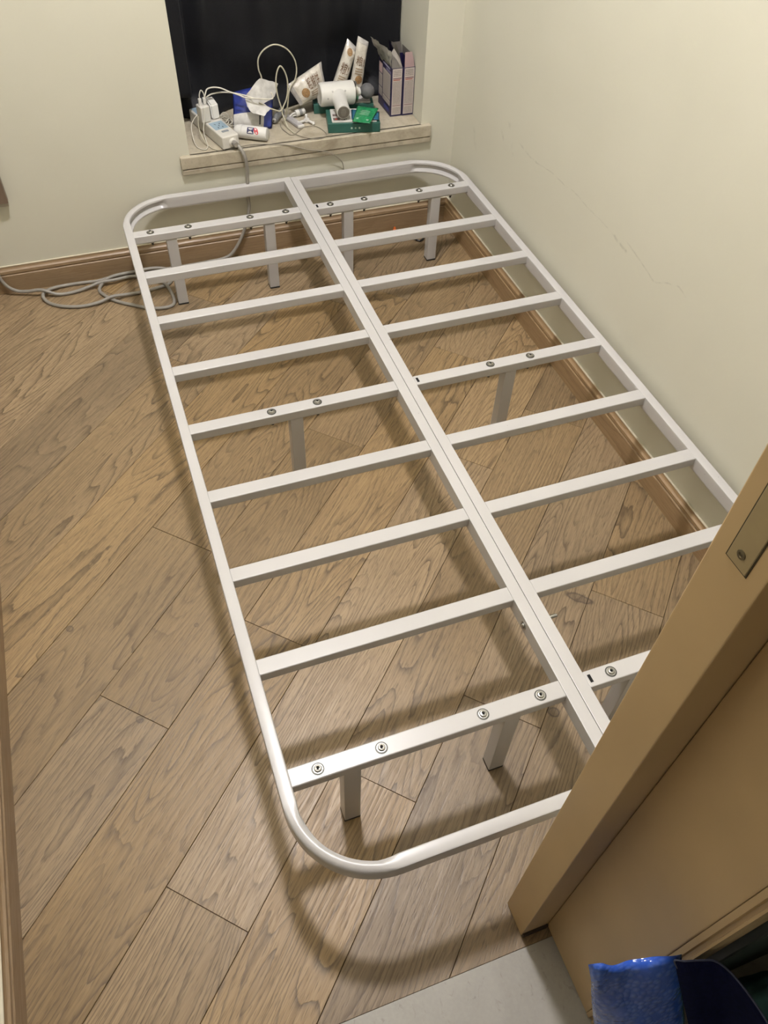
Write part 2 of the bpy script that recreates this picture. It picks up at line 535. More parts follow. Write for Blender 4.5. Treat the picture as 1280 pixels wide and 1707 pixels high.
struct(obj('wall_hall_front', bm, M_WALL), 'dim hall wall to the right of the doorway')
struct(obj('wall_hall_right', box(1.4, 1.5, -3.7, -2.42, -.06, RH), M_WALL), 'dim wall at the right end of the hall')
struct(obj('wall_hall_left', box(-1.9, -1.8, -3.7, -2.2, -.06, RH), M_WALL), 'dim wall at the left end of the hall')
struct(obj('wall_hall_rear', box(-1.9, 1.5, -3.8, -3.7, -.06, RH), M_WALL), 'hall wall behind the viewer')
struct(obj('wall_hall_side', box(-1.8, RX0 - .0, -2.40, -2.32, -.06, RH), M_WALL), 'dim hall wall to the left of the doorway')

# baseboards with a routed top moulding
def baseboard(name, p0, p1, nrm, label):
    """p0->p1 along the wall at the wall face, nrm points into the room"""
    prof = [(0, 0), (.0145, 0), (.0145, .064), (.0125, .066), (.0105, .0672), (.0120, .0695), (.0135, .072), (.0130, .081), (.0085, .0845), (.0065, .088), (.0055, .0935), (0, .0935)]
    p0, p1, nrm = V(*p0), V(*p1), V(*nrm)
    L = (p1 - p0).length; t = (p1 - p0).normalized()
    bm = bmesh.new()
    A = [bm.verts.new((0, 0, 0)) for _ in prof]; B = [bm.verts.new((0, 0, 0)) for _ in prof]
    ax_y = V(0, 0, 1)
    for i, (d, z) in enumerate(prof):
        A[i].co = V(0, d, z); B[i].co = V(L, d, z)
    n = len(prof)
    for i in range(n): bm.faces.new((A[i], A[(i + 1) % n], B[(i + 1) % n], B[i]))
    bm.faces.new(A); bm.faces.new(B[::-1])
    M = Matrix(((t.x, nrm.x, 0, p0.x), (t.y, nrm.y, 0, p0.y), (0, 0, 1, p0.z), (0, 0, 0, 1)))
    o = obj(name, bm, M_BASEB)
    o.matrix_world = M
    struct(o, label)
    c = bmesh.new(); bx(c, 0, L, 0, .006, .0935, .0965, .0008, 1)
    obj('caulk_line', c, M_CAULK, o)
    return o
M_CAULK = plain('pale_caulk', (0.74, 0.68, 0.53, 1), 0.6)
baseboard('baseboard_back', (RX0, RY1, 0), (RX1, RY1, 0), (0, -1, 0), 'brown wooden baseboard with moulded top along the window wall')
baseboard('baseboard_right', (RX1, RY1, 0), (RX1, RY0, 0), (-1, 0, 0), 'brown wooden baseboard running beside the bed on the long wall')
baseboard('baseboard_left', (RX0, RY0, 0), (RX0, RY1, 0), (1, 0, 0), 'brown wooden baseboard at the left edge of the room')

# stone window sill: slab with a second lip below
sill = obj('trim_sill', box(-.364, .525, .222, .245, .345, NZ0, .003, 2), M_STONE)
struct(sill, 'beige marble window sill with a stepped front edge')
bm = bmesh.new(); bx(bm, NX0 + .001, NX1 - .001, .235, NYB - .001, .350, NZ0, .001, 1)
obj('sill_slab', bm, M_STONE, sill)
bm = bmesh.new(); bx(bm, -.363, .524, .2245, .2405, .3255, .3425, .002, 1)
obj('sill_lip', bm, M_STONE, sill)

# door frame: jamb with strike plate, rebate, lining and hall casing
JX = -0.228
frame = obj('trim_door_frame', box(JX, -.165, -2.170, -2.110, 0.004, 2.36, .0015, 2), M_FRAMEWOOD)
struct(frame, 'tan laminated door frame post with a strike plate')
obj('lining', box(-.1735, -.164, -2.321, -2.1705, 0.006, 2.36, .002, 2), M_FRAMEWOOD, frame)
obj('floor_seal', box(-.2265, -.1745, -2.1745, -2.1690, 0.0, .016, .001, 1), plain('dark_brown_rubber', (.045, .03, .022, 1), .6), frame)
bm = bmesh.new()
prism(bm, [(-.1725, -2.3215), (-.1725, -2.329), (-.168, -2.3305), (-.168, -2.335), (-.1715, -2.336), (-.1715, -2.339), (-.160, -2.3410), (-.130, -2.3410), (-.130, -2.3215)], 0.003, 2.42)
obj('casing', bm, M_FRAMEWOOD, frame)
obj('head', box(-1.06, JX, -2.170, -2.110, 2.33, 2.36, .0015, 1), M_FRAMEWOOD, frame)
obj('jamb_opposite', box(-1.06, -1.03, -2.321, -2.110, .004, 2.33, .0015, 1), M_FRAMEWOOD, frame)
M_PLATE = plain('brass_grey_plate', (.42, .33, .185, 1), .42, 0.2, .05, 40)
sp = obj('strike_plate', box(JX - .0016, JX + .002, -2.1525, -2.1285, 1.144, 1.364, .0006, 1), M_PLATE, frame)
sp['label'] = 'brass-toned strike plate let into the post'
bm = bmesh.new()
bx(bm, JX - .0008, JX + .001, -2.1537, -2.1273, 1.1428, 1.3652)
obj('plate_gap', bm, plain('plate_gap_shadow', (.06, .045, .02, 1), .8), sp)
for z in (1.158, 1.350):
    bm = bmesh.new()
    lathe(bm, [(0.0045, 0), (0.0045, .0010), (.0022, .0012), (.0018, .0004), (0, .0004)], 14, axis_matrix((JX - .0014, -2.1405, z), (JX - 1, -2.1405, z)))
    obj('screw', bm, plain('dull_screw', (.20, .17, .11, 1), .35, .8), sp, True, 40)
bm = bmesh.new()
bx(bm, JX - .0022, JX - .0012, -2.148, -2.134, 1.242, 1.296)
obj('latch_hole', bm, plain('latch_hole_dark', (.01, .008, .006, 1), .9), sp)

# ------------------------------------------------------------------ ceiling lamp of the bedroom (out of frame, lights the room)
lamp = thing('ceiling_lamp', 'round flush ceiling lamp above the middle of the bed', 'lamp', (LAMP_POS[0], LAMP_POS[1], LAMP_POS[2]))
bm = bmesh.new(); lathe(bm, [(0, .02), (.21, .02), (.215, .015), (.215, -.02), (.205, -.022), (0, -.022)], 40)
obj('lamp_base', bm, plain('lamp_white', (.8, .8, .78, 1), .4), lamp, True, 40)
m = NT('lamp_diffuser_glow')
set_in(m.b, 'Base Color', (.9, .88, .84, 1))
set_in(m.b, 'Emission Color', LAMP_COLOR + (1,)); set_in(m.b, 'Emission Strength', LAMP_STRENGTH)
bm = bmesh.new(); lathe(bm, [(.112, -.022), (.112, -.075), (.104, -.096), (.085, -.106), (.045, -.110), (0, -.111)], 40)
obj('diffuser', bm, m.mat, lamp, True)

# weak lamp in the hall, out of frame behind the viewer
hl = thing('hall_lamp', 'small round ceiling lamp in the hall', 'lamp', (-1.45, -2.80, 3.05))
bm = bmesh.new(); lathe(bm, [(0, .01), (.09, .01), (.09, -.01), (0, -.01)], 28)
obj('lamp_base', bm, MATS['lamp_white'], hl, True, 40)
m = NT('hall_lamp_glow')
set_in(m.b, 'Emission Color', (1.0, .80, .56, 1)); set_in(m.b, 'Emission Strength', HALL_STRENGTH)
bm = bmesh.new(); lathe(bm, [(.085, -.01), (.07, -.03), (0, -.04)], 28)
obj('diffuser', bm, m.mat, hl, True)

# ------------------------------------------------------------------ bed frame
def bed_paint():
    m = NT('white_powder_coat')
    co = m.coord()
    a = m.noise(co, 3, 3); b = m.noise(co, 420, 2)
    c = m.ramp(a, [(0.3, (.440, .430, .427, 1)), (0.7, (.478, .467, .464, 1))])
    ch = m.grey(m.noise(co, 75, 3, .7), .735, .76)
    c = m.mix(m.math('MULTIPLY', ch, .75), c, (.10, .075, .06, 1))
    m.l(c, m.b.inputs['Base Color']); set_in(m.b, 'Roughness', .30)
    m.bump(b, .05, .0006)
    return m.mat
M_BED = bed_paint()
M_CHROME = plain('zinc_bolt', (.50, .49, .46, 1), .30, 1.0, .1, 200)
M_STEELDK = plain('dark_bolt_recess', (.10, .10, .09, 1), .45, .8)
M_RUBBER = plain('black_rubber', (.012, .012, .012, 1), .6)
M_SLOT = plain('black_slot', (.004, .004, .005, 1), .9)

H = 0.2756
P = 0.23066
SW = 0.0356
bed = thing('bed_frame', 'white metal slatted bed frame with rounded corners in the middle of the room', 'bed', (0, -.92, 0))
BO = V(0, -.92, 0)
def bobj(name, bm, mat, parent=None, smooth=False, angle=None):
    """bed part modelled in room coordinates, stored relative to the bed origin"""
    if parent is None:
        for v in bm.verts: v.co -= BO
        return obj(name, bm, mat, bed, smooth, angle)
    for v in bm.verts: v.co -= BO
    return obj(name, bm, mat, parent, smooth, angle)

def rail(path_pts, bends, w, z0, z1):
    """sweep of a rounded box tube; in the bends the inner side is crushed inward"""
    bm = bmesh.new()
    hgt = z1 - z0
    rr = .0035
    def section(bf):
        # (across, up): across + = outward side
        o, i = w / 2, -w / 2
        pts = []
        sq = [(o, 0), (o, 1), (i, 1), (i, 0)]
        # outer wall, top, inner wall, bottom with rounded corners
        pts += [(o, z0 + rr), (o, z0 + hgt * .5), (o, z1 - rr - .004 * bf), (o - rr * .3 - .002 * bf, z1 - rr * .3 - .001 * bf), (o - rr - .004 * bf, z1)]
        pts += [(0, z1 + .0008 * bf)]
        pts += [(i + rr + .006 * bf, z1 - .0006 * bf), (i + rr * .3 + .004 * bf, z1 - rr * .3 - .003 * bf), (i + .004 * bf, z1 - rr - .006 * bf)]
        pts += [(i + .013 * bf, z0 + hgt * .62), (i + .012 * bf, z0 + hgt * .34), (i - .001 * bf, z0 + hgt * .20), (i - .002 * bf, z0 + hgt * .10 + .001)]
        pts += [(i + rr * .3, z0 + rr * .3), (i + rr, z0), (0, z0), (o - rr, z0), (o - rr * .3, z0 + rr * .3)]
        return pts
    rings = []
    n = len(path_pts)
    for k in range(n):
        p = V(path_pts[k][0], path_pts[k][1], 0)
        a = V(*path_pts[max(k - 1, 0)], 0); b = V(*path_pts[min(k + 1, n - 1)], 0)
        t = (b - a).normalized()
        out = V(t.y, -t.x, 0) * SIDE
        rings.append([bm.verts.new(p + out * s + V(0, 0, z)) for s, z in section(bends[k])])
    m_ = len(rings[0])
    for A, B in zip(rings, rings[1:]):
        for i in range(m_): bm.faces.new((A[i], A[(i + 1) % m_], B[(i + 1) % m_], B[i]))
    bm.faces.new(rings[0]); bm.faces.new(rings[-1][::-1])
    return bm

def u_path(x_seam, x_out, y_front, y_back, R):
    """centre line from the seam along the foot, the long side and the head"""
    s = -1 if x_out < x_seam else 1
    pts, bf = [], []
    def add(x, y, b): pts.append((x, y)); bf.append(b)
    xc = x_out - s * R
    L = abs(xc - x_seam)
    for k in range(7): add(x_seam + s * L * k / 7, y_front, 0)
    N = 18
    for k in range(N + 1):
        a = PI / 2 * k / N
        b = min(1, k / 3, (N - k) / 3)
        add(xc + s * R * math.sin(a), y_front + R - R * math.cos(a), b)
    for k in range(1, 20): add(x_out, y_front + R + (y_back - y_front - 2 * R) * k / 20, 0)
    for k in range(N + 1):
        a = PI / 2 * k / N
        b = min(1, k / 3, (N - k) / 3)
        add(xc + s * R * math.cos(a), y_back - R + R * math.sin(a), b)
    for k in range(1, 8): add(xc - s * L * k / 7, y_back, 0)
    return pts, bf

RW = .0255
SEAM = -.0030
Z_R0, Z_R1 = .2365, H
# left half (away from the wall)
SIDE = -1
pp, bb = u_path(SEAM - .0006, -.595 + RW / 2, -2.0515 + RW / 2, .217 - RW / 2, .150)
bobj('side_rail', rail(pp, bb, RW, Z_R0, Z_R1), M_BED, None, True, 40)
SIDE = 1
pp, bb = u_path(SEAM + .0006, .600 - RW / 2, -2.0535 + RW / 2, .213 - RW / 2, .150)
bobj('side_rail', rail(pp, bb, RW, Z_R0, Z_R1), M_BED, None, True, 40)
# doubled centre rails
cr_l = bobj('centre_rail', box(SEAM - .0264, SEAM - .0003, -2.0275, .193, Z_R0, Z_R1 - .0004, .0016, 2), M_BED, None, True, 40)
cr_r = bobj('centre_rail', box(SEAM + .0003, SEAM + .0268, -2.0295, .189, Z_R0, Z_R1 - .0002, .0016, 2), M_BED, None, True, 40)

def bolt_bm(x, y, z):
    bm = bmesh.new()
    lathe(bm, [(0, 0), (.0092, 0), (.0094, .0010), (.0090, .0017), (.0074, .0018), (.0073, .0032), (.0058, .0048), (.0036, .0052), (.0032, .0050), (.0030, .0028), (0, .0028)], 20, Matrix.Translation((x, y, z)))
    return bm
def recess_bm(x, y, z):
    bm = bmesh.new()
    lathe(bm, [(0, .0029), (.0029, .0029), (.0029, .0034), (0, .0034)], 6, Matrix.Translation((x, y, z)))
    return bm

legs_x = {0: [(-.458, -.136), (.138, .458)], 4: [(-.303,), (.303,)], 8: [(-.458, -.136), (.138, .458)]}
for i in range(9):
    yc = -P * i
    for side, (xa, xb, zt) in enumerate(((-.5715, SEAM - .025, H - .0022), (SEAM + .026, .5765, H - .0008))):
        zb = zt - .0255
        sl = bobj('slat', box(xa, xb, yc - SW / 2, yc + SW / 2, zb, zt, .0026, 3), M_BED, None, True, 40)
        # weld beads at both ends
        bm = bmesh.new()
        for xe in (xa + .001, xb - .001):
            for yy in (yc - SW / 2 + .001,):
                lathe(bm, [(0, -.003), (.0018, -.0015), (.0024, 0), (.0018, .0015), (0, .003)], 7, Matrix.Translation((xe, yy, zt - .004)))
                lathe(bm, [(0, -.003), (.0018, -.0015), (.0022, 0), (.0018, .0015), (0, .003)], 7, Matrix.Translation((xe, yy, zt - .018)))
        bobj('weld_bead', bm, M_BED, sl, True)['kind'] = 'stuff'
        if i in legs_x:
            if side == 1:
                bobj('slot', box(xa + .006, xa + .0125, yc - .0085, yc + .0085, zt - .003, zt + .0003), M_SLOT, sl)
            for lx in legs_x[i][side]:
                for bxx in (lx - .060, lx + .060):
                    b_ = bobj('bolt', bolt_bm(bxx, yc, zt), M_CHROME, sl, True, 35)
                    bobj('bolt_socket', recess_bm(bxx, yc, zt), M_SLOT, sl)
                    bm = bmesh.new(); lathe(bm, [(0, .0012), (.0118, .0000), (.0118, .0004), (0, .0016)], 20, Matrix.Translation((bxx, yc, zt - .0002)))
                    bobj('washer', bm, M_STEELDK, sl, True, 35)
                    bm = bmesh.new()
                    lathe(bm, [(0, 0), (.0036, 0), (.0036, .008), (.0062, .008), (.0062, .0135), (.009, .0136), (.009, .0150), (0, .0150)], 8, Matrix.Translation((bxx, yc, zb - .0182)))
                    bobj('bolt_end', bm, M_STEELDK, sl, True, 35)
                lg = bobj('leg', box(lx - .017, lx + .017, yc - .0155, yc + .0155, .0055, zb - .0028, .0022, 2), M_BED, None, True, 40)
                bobj('foot_cap', box(lx - .0172, lx + .0172, yc - .0157, yc + .0157, 0.0004, .0058, .001, 1), M_RUBBER, lg)
                bobj('mounting_plate', box(lx - .076, lx + .076, yc - .015, yc + .015, zb - .0032, zb - .0001, .0008, 1), M_BED, lg)

# bolts that join the two halves through the centre rails
for yy in (-1.685, -.215):
    bm = bmesh.new()
    lathe(bm, [(0, 0), (.0095, 0), (.0095, .0014), (.0066, .0016), (.0064, .0036), (.0045, .0055), (0, .0057)], 18, axis_matrix((SEAM - .0262, yy, H - .020), (SEAM - 1, yy, H - .020)))
    bobj('joining_bolt', bm, M_CHROME, cr_l, True, 35)
    bm = bmesh.new()
    lathe(bm, [(0, 0), (.0040, 0), (.0040, .022), (.0034, .0235), (0, .0235)], 12, axis_matrix((SEAM + .0268, yy, H - .020), (SEAM + 1, yy, H - .020)))
    bobj('bolt_shank', bm, M_CHROME, cr_r, True, 35)

# ------------------------------------------------------------------ curtain in the niche
M_CURT = None
m = NT('black_navy_blackout_cloth')
co = m.coord()
wv = m.noise(m.vmath('MULTIPLY', co, (260, 260, 260)), 1.0, 2)
m.l(m.ramp(wv, [(0.3, (.0038, .0042, .0062, 1)), (.7, (.0062, .0068, .0096, 1))]), m.b.inputs['Base Color'])
set_in(m.b, 'Roughness', .60); set_in(m.b, 'Specular IOR Level', .28)
set_in(m.b, 'Sheen Weight', .03)
m.bump(wv, .1, .001)
M_CURT = m.mat
bm = bmesh.new()
nx, nz = 110, 80
z_lo, z_hi = .3885, 2.25
G = []
for i in range(nx + 1):
    u = i / nx
    x = -.326 + u * (.486 + .326)
    row = []
    for j in range(nz + 1):
        w = (j / nz) ** 1.35
        z = z_lo + w * (z_hi - z_lo)
        fold = .030 * math.sin(u * 23 + .6 + .5 * math.sin(z * 3)) + .010 * math.sin(u * 51 + 1.1 + z * 1.7)
        fold *= min(1, .30 + .5 * w * 3)
        y = .545 + fold
        y -= .035 * math.exp(-((z - .72) / .16) ** 2) * math.sin(PI * min(1, max(0, (u - .0) / 1.0))) ** .5   # belly of the cloth
        y += .018 * math.exp(-((z - .55) / .06) ** 2) * math.sin(u * 9 + 1)
        y -= .055 * math.exp(-((z - .39) / .035) ** 2) * (0.6 + .4 * math.sin(u * 17))                          # pooled hem on the sill
        # left edge comes forward towards the jamb
        e_ = min(1, max(0, (.090 - u) / .022)) * min(1, max(0, (z - .44) / .05)); y -= (y - .432) * (e_ * e_ * (3 - 2 * e_))
        y -= .060 * math.exp(-((u - 1) / .045) ** 2)
        row.append(bm.verts.new((x, min(max(y, .30), .648), z)))
    G.append(row)
for i in range(nx):
    for j in range(nz): bm.faces.new((G[i][j], G[i + 1][j], G[i + 1][j + 1], G[i][j + 1]))
curt = tag(obj('curtain', bm, M_CURT, None, True), 'black blackout curtain hanging in the window niche behind the clutter', 'curtain')
sm = curt.modifiers.new('cloth_thickness', 'SOLIDIFY'); sm.thickness = .0015; sm.offset = -1.0

# ------------------------------------------------------------------ wall panel at the left edge
M_TAUPE = plain('taupe_laminate', (.20, .145, .105, 1), .4, 0, .05, 20)
wp = thing('wall_panel', 'taupe board fixed on the back wall at the left edge', 'panel', (-1.015, .215, .322))
bm = bmesh.new(); bx(bm, -.1, .0975, -.004, .0245, 0, .85, .0015, 1)
obj('board', bm, M_TAUPE, wp)
bm = bmesh.new(); bx(bm, -.1, .0955, .006, .0247, -.014, .0004, .001, 1)
obj('mounting_rail', bm, plain('pale_grey_plastic', (.55, .50, .43, 1), .5), wp)

# ------------------------------------------------------------------ extension cord
M_CORD = plain('grey_cord_rubber', (.33, .31, .275, 1), .45, 0, .06, 60)
Zf = .0062
cord_pts = [(-.176, .240, .407), (-.167, .222, .400), (-.156, .206, .378), (-.151, .204, .345), (-.152, .208, .300), (-.156, .212, .230), (-.158, .212, .180), (-.185, .212, .100), (-.225, .211, .035), (-.262, .209, .010), (-.33, .207, Zf), (-.42, .205, Zf), (-.53, .207, Zf),
            (-.596, .212, Zf), (-.642, .214, Zf), (-.684, .209, Zf), (-.722, .202, Zf), (-.765, .206, Zf), (-.818, .208, Zf), (-.865, .199, .010), (-.899, .176, .014), (-.906, .149, .012), (-.892, .121, Zf), (-.864, .095, Zf), (-.828, .077, Zf), (-.78, .067, Zf), (-.728, .068, .010), (-.685, .077, .017), (-.640, .083, .012), (-.59, .091, Zf), (-.540, .098, Zf),
            (-.494, .108, Zf), (-.470, .138, Zf), (-.464, .175, Zf), (-.482, .198, .012), (-.53, .206, .018), (-.60, .203, .018), (-.649, .200, .018), (-.683, .189, .018), (-.712, .165, .012), (-.721, .140, Zf), (-.711, .113, Zf), (-.688, .078, Zf), (-.66, .050, Zf), (-.627, .026, Zf), (-.592, .001, Zf), (-.549, -.019, Zf), (-.510, -.022, Zf), (-.490, -.006, Zf), (-.486, .04, Zf), (-.50, .10, .017), (-.54, .155, Zf + .006),
            (-.602, .186, .012), (-.66, .176, .016), (-.712, .172, .018), (-.752, .166, .012), (-.806, .159, Zf), (-.859, .158, .009), (-.905, .172, .026), (-.95, .190, .018), (-.985, .203, .018), (-1.012, .210, .038), (-1.026, .214, .075), (-1.022, .2165, .125), (-1.012, .218, .170), (-1.010, .219, .215), (-1.018, .221, .26), (-1.03, .222, .318)]
cord = thing('extension_cord', 'grey extension cord looped on the floor by the back wall', 'cord', (-.6, .1, 0))
bm = tube(bmesh.new(), [(x + .6, y - .1, z) for x, y, z in cord_pts], .0058, 10, 6)
obj('cable', bm, M_CORD, cord, True)

# ------------------------------------------------------------------ power strip
M_WPL = plain('white_plastic', (.74, .715, .655, 1), .35, 0, .03, 40)
M_WPL2 = plain('bright_white_plastic', (.80, .79, .76, 1), .3, 0, .03, 40)
M_BLUES = plain('pale_blue_socket', (.33, .45, .54, 1), .4, 0, .05, 40)
M_GREYBTN = plain('grey_button', (.30, .33, .36, 1), .4)
M_BLACKPL = plain('black_plastic', (.012, .012, .014, 1), .4)
ZS = .3858
strip = thing('power_strip', 'long white power strip with pale blue sockets on the sill', 'power strip', (-.2195, .365, ZS), math.radians(14.7))
obj('housing', box(-.0305, .0305, -.126, .126, 0, .043, .005, 3), M_WPL, strip, True, 50)
for yy in (-.040, .092):
    s_ = obj('socket', box(-.024, .024, yy - .029, yy + .029, .0425, .0436, .0004, 1), M_BLUES, strip)
    bm = bmesh.new()
    for dx, dy, an in ((-.008, .010, .5), (.008, .010, -.5), (0, -.004, 0), (-.008, -.016, 0), (.008, -.016, 0)):
        q = box(-.0011, .0011, -.0042, .0042, 0, .0006)
        for v in q.verts:
            c_, s2 = math.cos(an), math.sin(an)
            v.co = V(v.co.x * c_ - v.co.y * s2 + dx, v.co.x * s2 + v.co.y * c_ + yy + dy, v.co.z + .0433)
        me = bpy.data.meshes.new('tmp'); q.to_mesh(me); q.free(); bm.from_mesh(me); bpy.data.meshes.remove(me)
    obj('socket_hole', bm, M_BLACKPL, s_)
bm = bmesh.new(); bx(bm, -.012, .012, -.094, -.083, .0425, .0446, .0016, 2)
obj('switch_button', bm, M_GREYBTN, strip, True, 50)
bm = bmesh.new()
lathe(bm, [(.0145, 0), (.0145, .003), (.0115, .006), (.0100, .007), (0, .007)], 20, axis_matrix((.006, -.1255, .020), (.006, -1, .020)))
obj('cord_boss', bm, M_WPL, strip, True, 40)
bm = bmesh.new()
for k in range(5):
    lathe(bm, [(0, 0), (.0082, 0), (.0088, .0017), (.0082, .0034), (0, .0034)], 14, axis_matrix((.006, -.132 - .0042 * k, .020 + .0003 * k), (.006, -1, .0)))
obj('strain_relief', bm, M_CORD, strip, True, 40)

# chargers plugged into the strip
ch = thing('usb_charger', 'white two-port charger plugged upright into the power strip', 'charger', (-.2465, .372, .4295), math.radians(14.7))
obj('body', box(-.0165, .0165, -.0190, .0190, 0, .052, .004, 3), M_WPL, ch, True, 50)
for dx in (-.0075, .0085):
    p_ = obj('usb_plug', box(dx - .0052, dx + .0052, -.0042, .0042, .0521, .074, .0018, 2), M_WPL2, ch, True, 50)
ch2 = thing('wall_adapter', 'boxy white adapter with a sloped face beside the two-port charger', 'charger', (-.2115, .395, .4295), math.radians(14.7))
bm = bmesh.new()
prism(bm, [(-.014, -.024), (.014, -.024), (.014, .020), (-.014, .020)], 0, .058)
for v in bm.verts:
    if v.co.z > .05 and v.co.y < 0: v.co.z -= .012; v.co.y += .006
bmesh.ops.bevel(bm, geom=bm.edges[:], offset=.004, segments=3, affect='EDGES')
obj('body', bm, M_WPL2, ch2, True, 50)
bm = box(.0133, .0146, -.012, .012, .010, .030, .0005, 1)
obj('label_print', bm, plain('grey_print', (.45, .44, .42, 1), .5), ch2)

M_CABLE = plain('white_cable', (.72, .69, .60, 1), .4, 0, .04, 60)
M_CABLE2 = plain('ivory_cable', (.60, .57, .44, 1), .4, 0, .04, 60)
def cable(name, label, pts, r, mat, n=6):
    xs = [p[0] for p in pts]; ys = [p[1] for p in pts]; zs = [p[2] for p in pts]
    c0 = V(sum(xs) / len(xs), sum(ys) / len(ys), min(zs))
    o = obj(name, tube(bmesh.new(), [V(*p) - c0 for p in pts], r, 8, n), mat, None, True)
    o.location = c0
    return tag(o, label, 'cable')

cable('charging_cable', 'white cable arching from the two-port charger to the plastic bags',
      [(-.2365, .372, .503), (-.232, .376, .512), (-.222, .386, .523), (-.201, .384, .527), (-.178, .376, .525), (-.155, .366, .516), (-.126, .350, .508), (-.105, .340, .501), (-.068, .335, .496), (-.022, .338, .488), (-.012, .342, .494), (-.017, .346, .507)], .0023, M_CABLE)
cable('charging_cable', 'lower white cable running from the charger behind the arching one',
      [(-.2375, .378, .500), (-.225, .392, .497), (-.207, .394, .503), (-.175, .388, .507), (-.140, .376, .506), (-.104, .352, .503), (-.080, .340, .497)], .0023, M_CABLE)
cable('charging_cable', 'thin white cable bent in a tight upright hairpin on the charger top',
      [(-.2535, .370, .500), (-.252, .372, .514), (-.245, .375, .526), (-.238, .374, .517), (-.2365, .372, .503)], .0019, M_CABLE)
cable('data_cable', 'thin cable hanging in a loop over the near side of the power strip',
      [(-.246, .351, .480), (-.250, .340, .455), (-.262, .318, .425), (-.262, .300, .402), (-.262, .272, .389), (-.276, .254, .3885), (-.296, .280, .3885), (-.300, .315, .400), (-.297, .345, .428), (-.283, .356, .446), (-.270, .360, .456)], .0015, M_CABLE)
cable('data_cable', 'thin cable lying against the long side of the power strip',
      [(-.270, .345, .458), (-.2755, .328, .430), (-.270, .300, .405), (-.262, .285, .391), (-.250, .258, .388), (-.234, .238, .388)], .0014, M_CABLE2)
cable('loop_cable', 'ivory cable standing in a big round loop in front of the curtain',
      [(-.050, .405, .470), (-.030, .418, .520), (-.037, .42, .553), (-.035, .42, .585), (-.018, .42, .608), (.007, .42, .621), (.029, .42, .623), (.055, .42, .613), (.076, .42, .594), (.091, .42, .566), (.094, .42, .535), (.086, .418, .508), (.070, .412, .494), (.058, .400, .478), (.050, .395, .440), (.040, .392, .400), (.036, .390, .388)], .0024, M_CABLE2, 8)
cable('loop_cable', 'ivory cable pulled up in a narrow tall loop beside the blue pouch',
      [(-.060, .345, .478), (-.044, .35, .466), (-.018, .352, .450), (.002, .354, .441), (.014, .356, .438), (.018, .360, .446), (.009, .362, .484), (.006, .363, .525), (.012, .364, .559), (.024, .365, .577), (.037, .366, .563), (.046, .367, .535), (.047, .368, .504), (.040, .368, .470), (.026, .366, .445), (.020, .362, .432), (.024, .350, .412), (.030, .335, .392), (.036, .310, .3875), (.042, .288, .3875)], .0024, M_CABLE2, 8)
cable('thin_wire', 'thin grey wire curled in a flat loop on the bare sill',
      [(.014, .376, .3873), (.010, .345, .3873), (.013, .320, .3873), (.025, .284, .3873), (.036, .281, .3873), (.047, .288, .3873), (.070, .312, .3873), (.093, .328, .3873), (.130, .318, .3873), (.146, .262, .3873), (.134, .235, .3873), (.102, .229, .3873), (.067, .250, .3873), (.042, .280, .3885)], .0012, plain('grey_wire', (.34, .31, .25, 1), .5))
cable('thin_wire', 'thin grey cable running off the sill edge and dropping behind the bed',
      [(-.172, .244, .3885), (-.150, .248, .3875), (-.128, .250, .3873), (-.090, .245, .3873), (-.042, .228, .3873), (.000, .2195, .3835), (.066, .2185, .360), (.133, .2185, .344), (.165, .221, .324), (.188, .226, .302), (.199, .232, .277), (.205, .234, .22)], .0016, MATS['grey_wire'])
coil = []
for k in range(46):
    a = k * .62
    coil.append((-.170 + .020 * math.cos(a) * (1 + .25 * math.sin(k * .9)), .415 + .030 * math.sin(a + .4 * math.sin(k * .37)), .3885 + .004 * (k % 4) + .0004 * k))
coil += [(-.165, .372, .404), (-.140, .350, .410), (-.125, .345, .400)]
cable('earphone_wire', 'tangled coil of white earphone wire between power strip and pouch', coil, .0014, M_CABLE, 4)

# ------------------------------------------------------------------ roll-on bottle lying on its side
bt = thing('lotion_bottle', 'white lotion bottle with navy and red label lying on the sill', 'bottle', (-.108, .2935, ZS + .0215))
ax = (V(-.056, .262, 0) - V(-.158, .322, 0)).normalized()
Mb = Matrix.Translation((0, 0, 0)) @ V(-ax.x, -ax.y, 0).to_track_quat('Z', 'Y').to_matrix().to_4x4()
bm = bmesh.new()
lathe(bm, [(0, -.0585), (.0175, -.0585), (.0205, -.0565), (.0212, -.052), (.0212, .028), (.0205, .0284)], 32, Mb)
obj('body', bm, M_WPL2, bt, True, 40)
bm = bmesh.new()
lathe(bm, [(.0205, .0288), (.0212, .0294), (.0210, .040), (.0190, .050), (.0140, .0565), (.0070, .0590), (0, .0595)], 32, Mb)
obj('cap', bm, M_WPL2, bt, True, 40)
Mi = Mb.to_3x3().inverted()
up_l = Mi @ V(0, 0, 1); fr_l = Mi @ V(0, -1, 0)
a_up = math.atan2(up_l.y, up_l.x); a_fr = math.atan2(fr_l.y, fr_l.x)
dsg = 1 if ((a_fr - a_up + PI) % (2 * PI) - PI) > 0 else -1
def bottle_pt(h, ang, lift=.0004):      # ang 0 = top, positive = towards the room
    a = a_up + dsg * ang
    return Mb @ V((.0212 + lift) * math.cos(a), (.0212 + lift) * math.sin(a), h)
def bottle_patch(fn, pts):
    bm = bmesh.new(); c = bm.verts.new(fn(sum(p[0] for p in pts) / len(pts), sum(p[1] for p in pts) / len(pts)))
    vs = [bm.verts.new(fn(*p)) for p in pts]
    for i in range(len(vs)): bm.faces.new((c, vs[i], vs[(i + 1) % len(vs)]))
    return bm
def rect_pts(h0, h1, a0, a1, n=8):
    return [(h0, a0 + (a1 - a0) * k / n) for k in range(n + 1)] + [(h1, a1 - (a1 - a0) * k / n) for k in range(n + 1)]
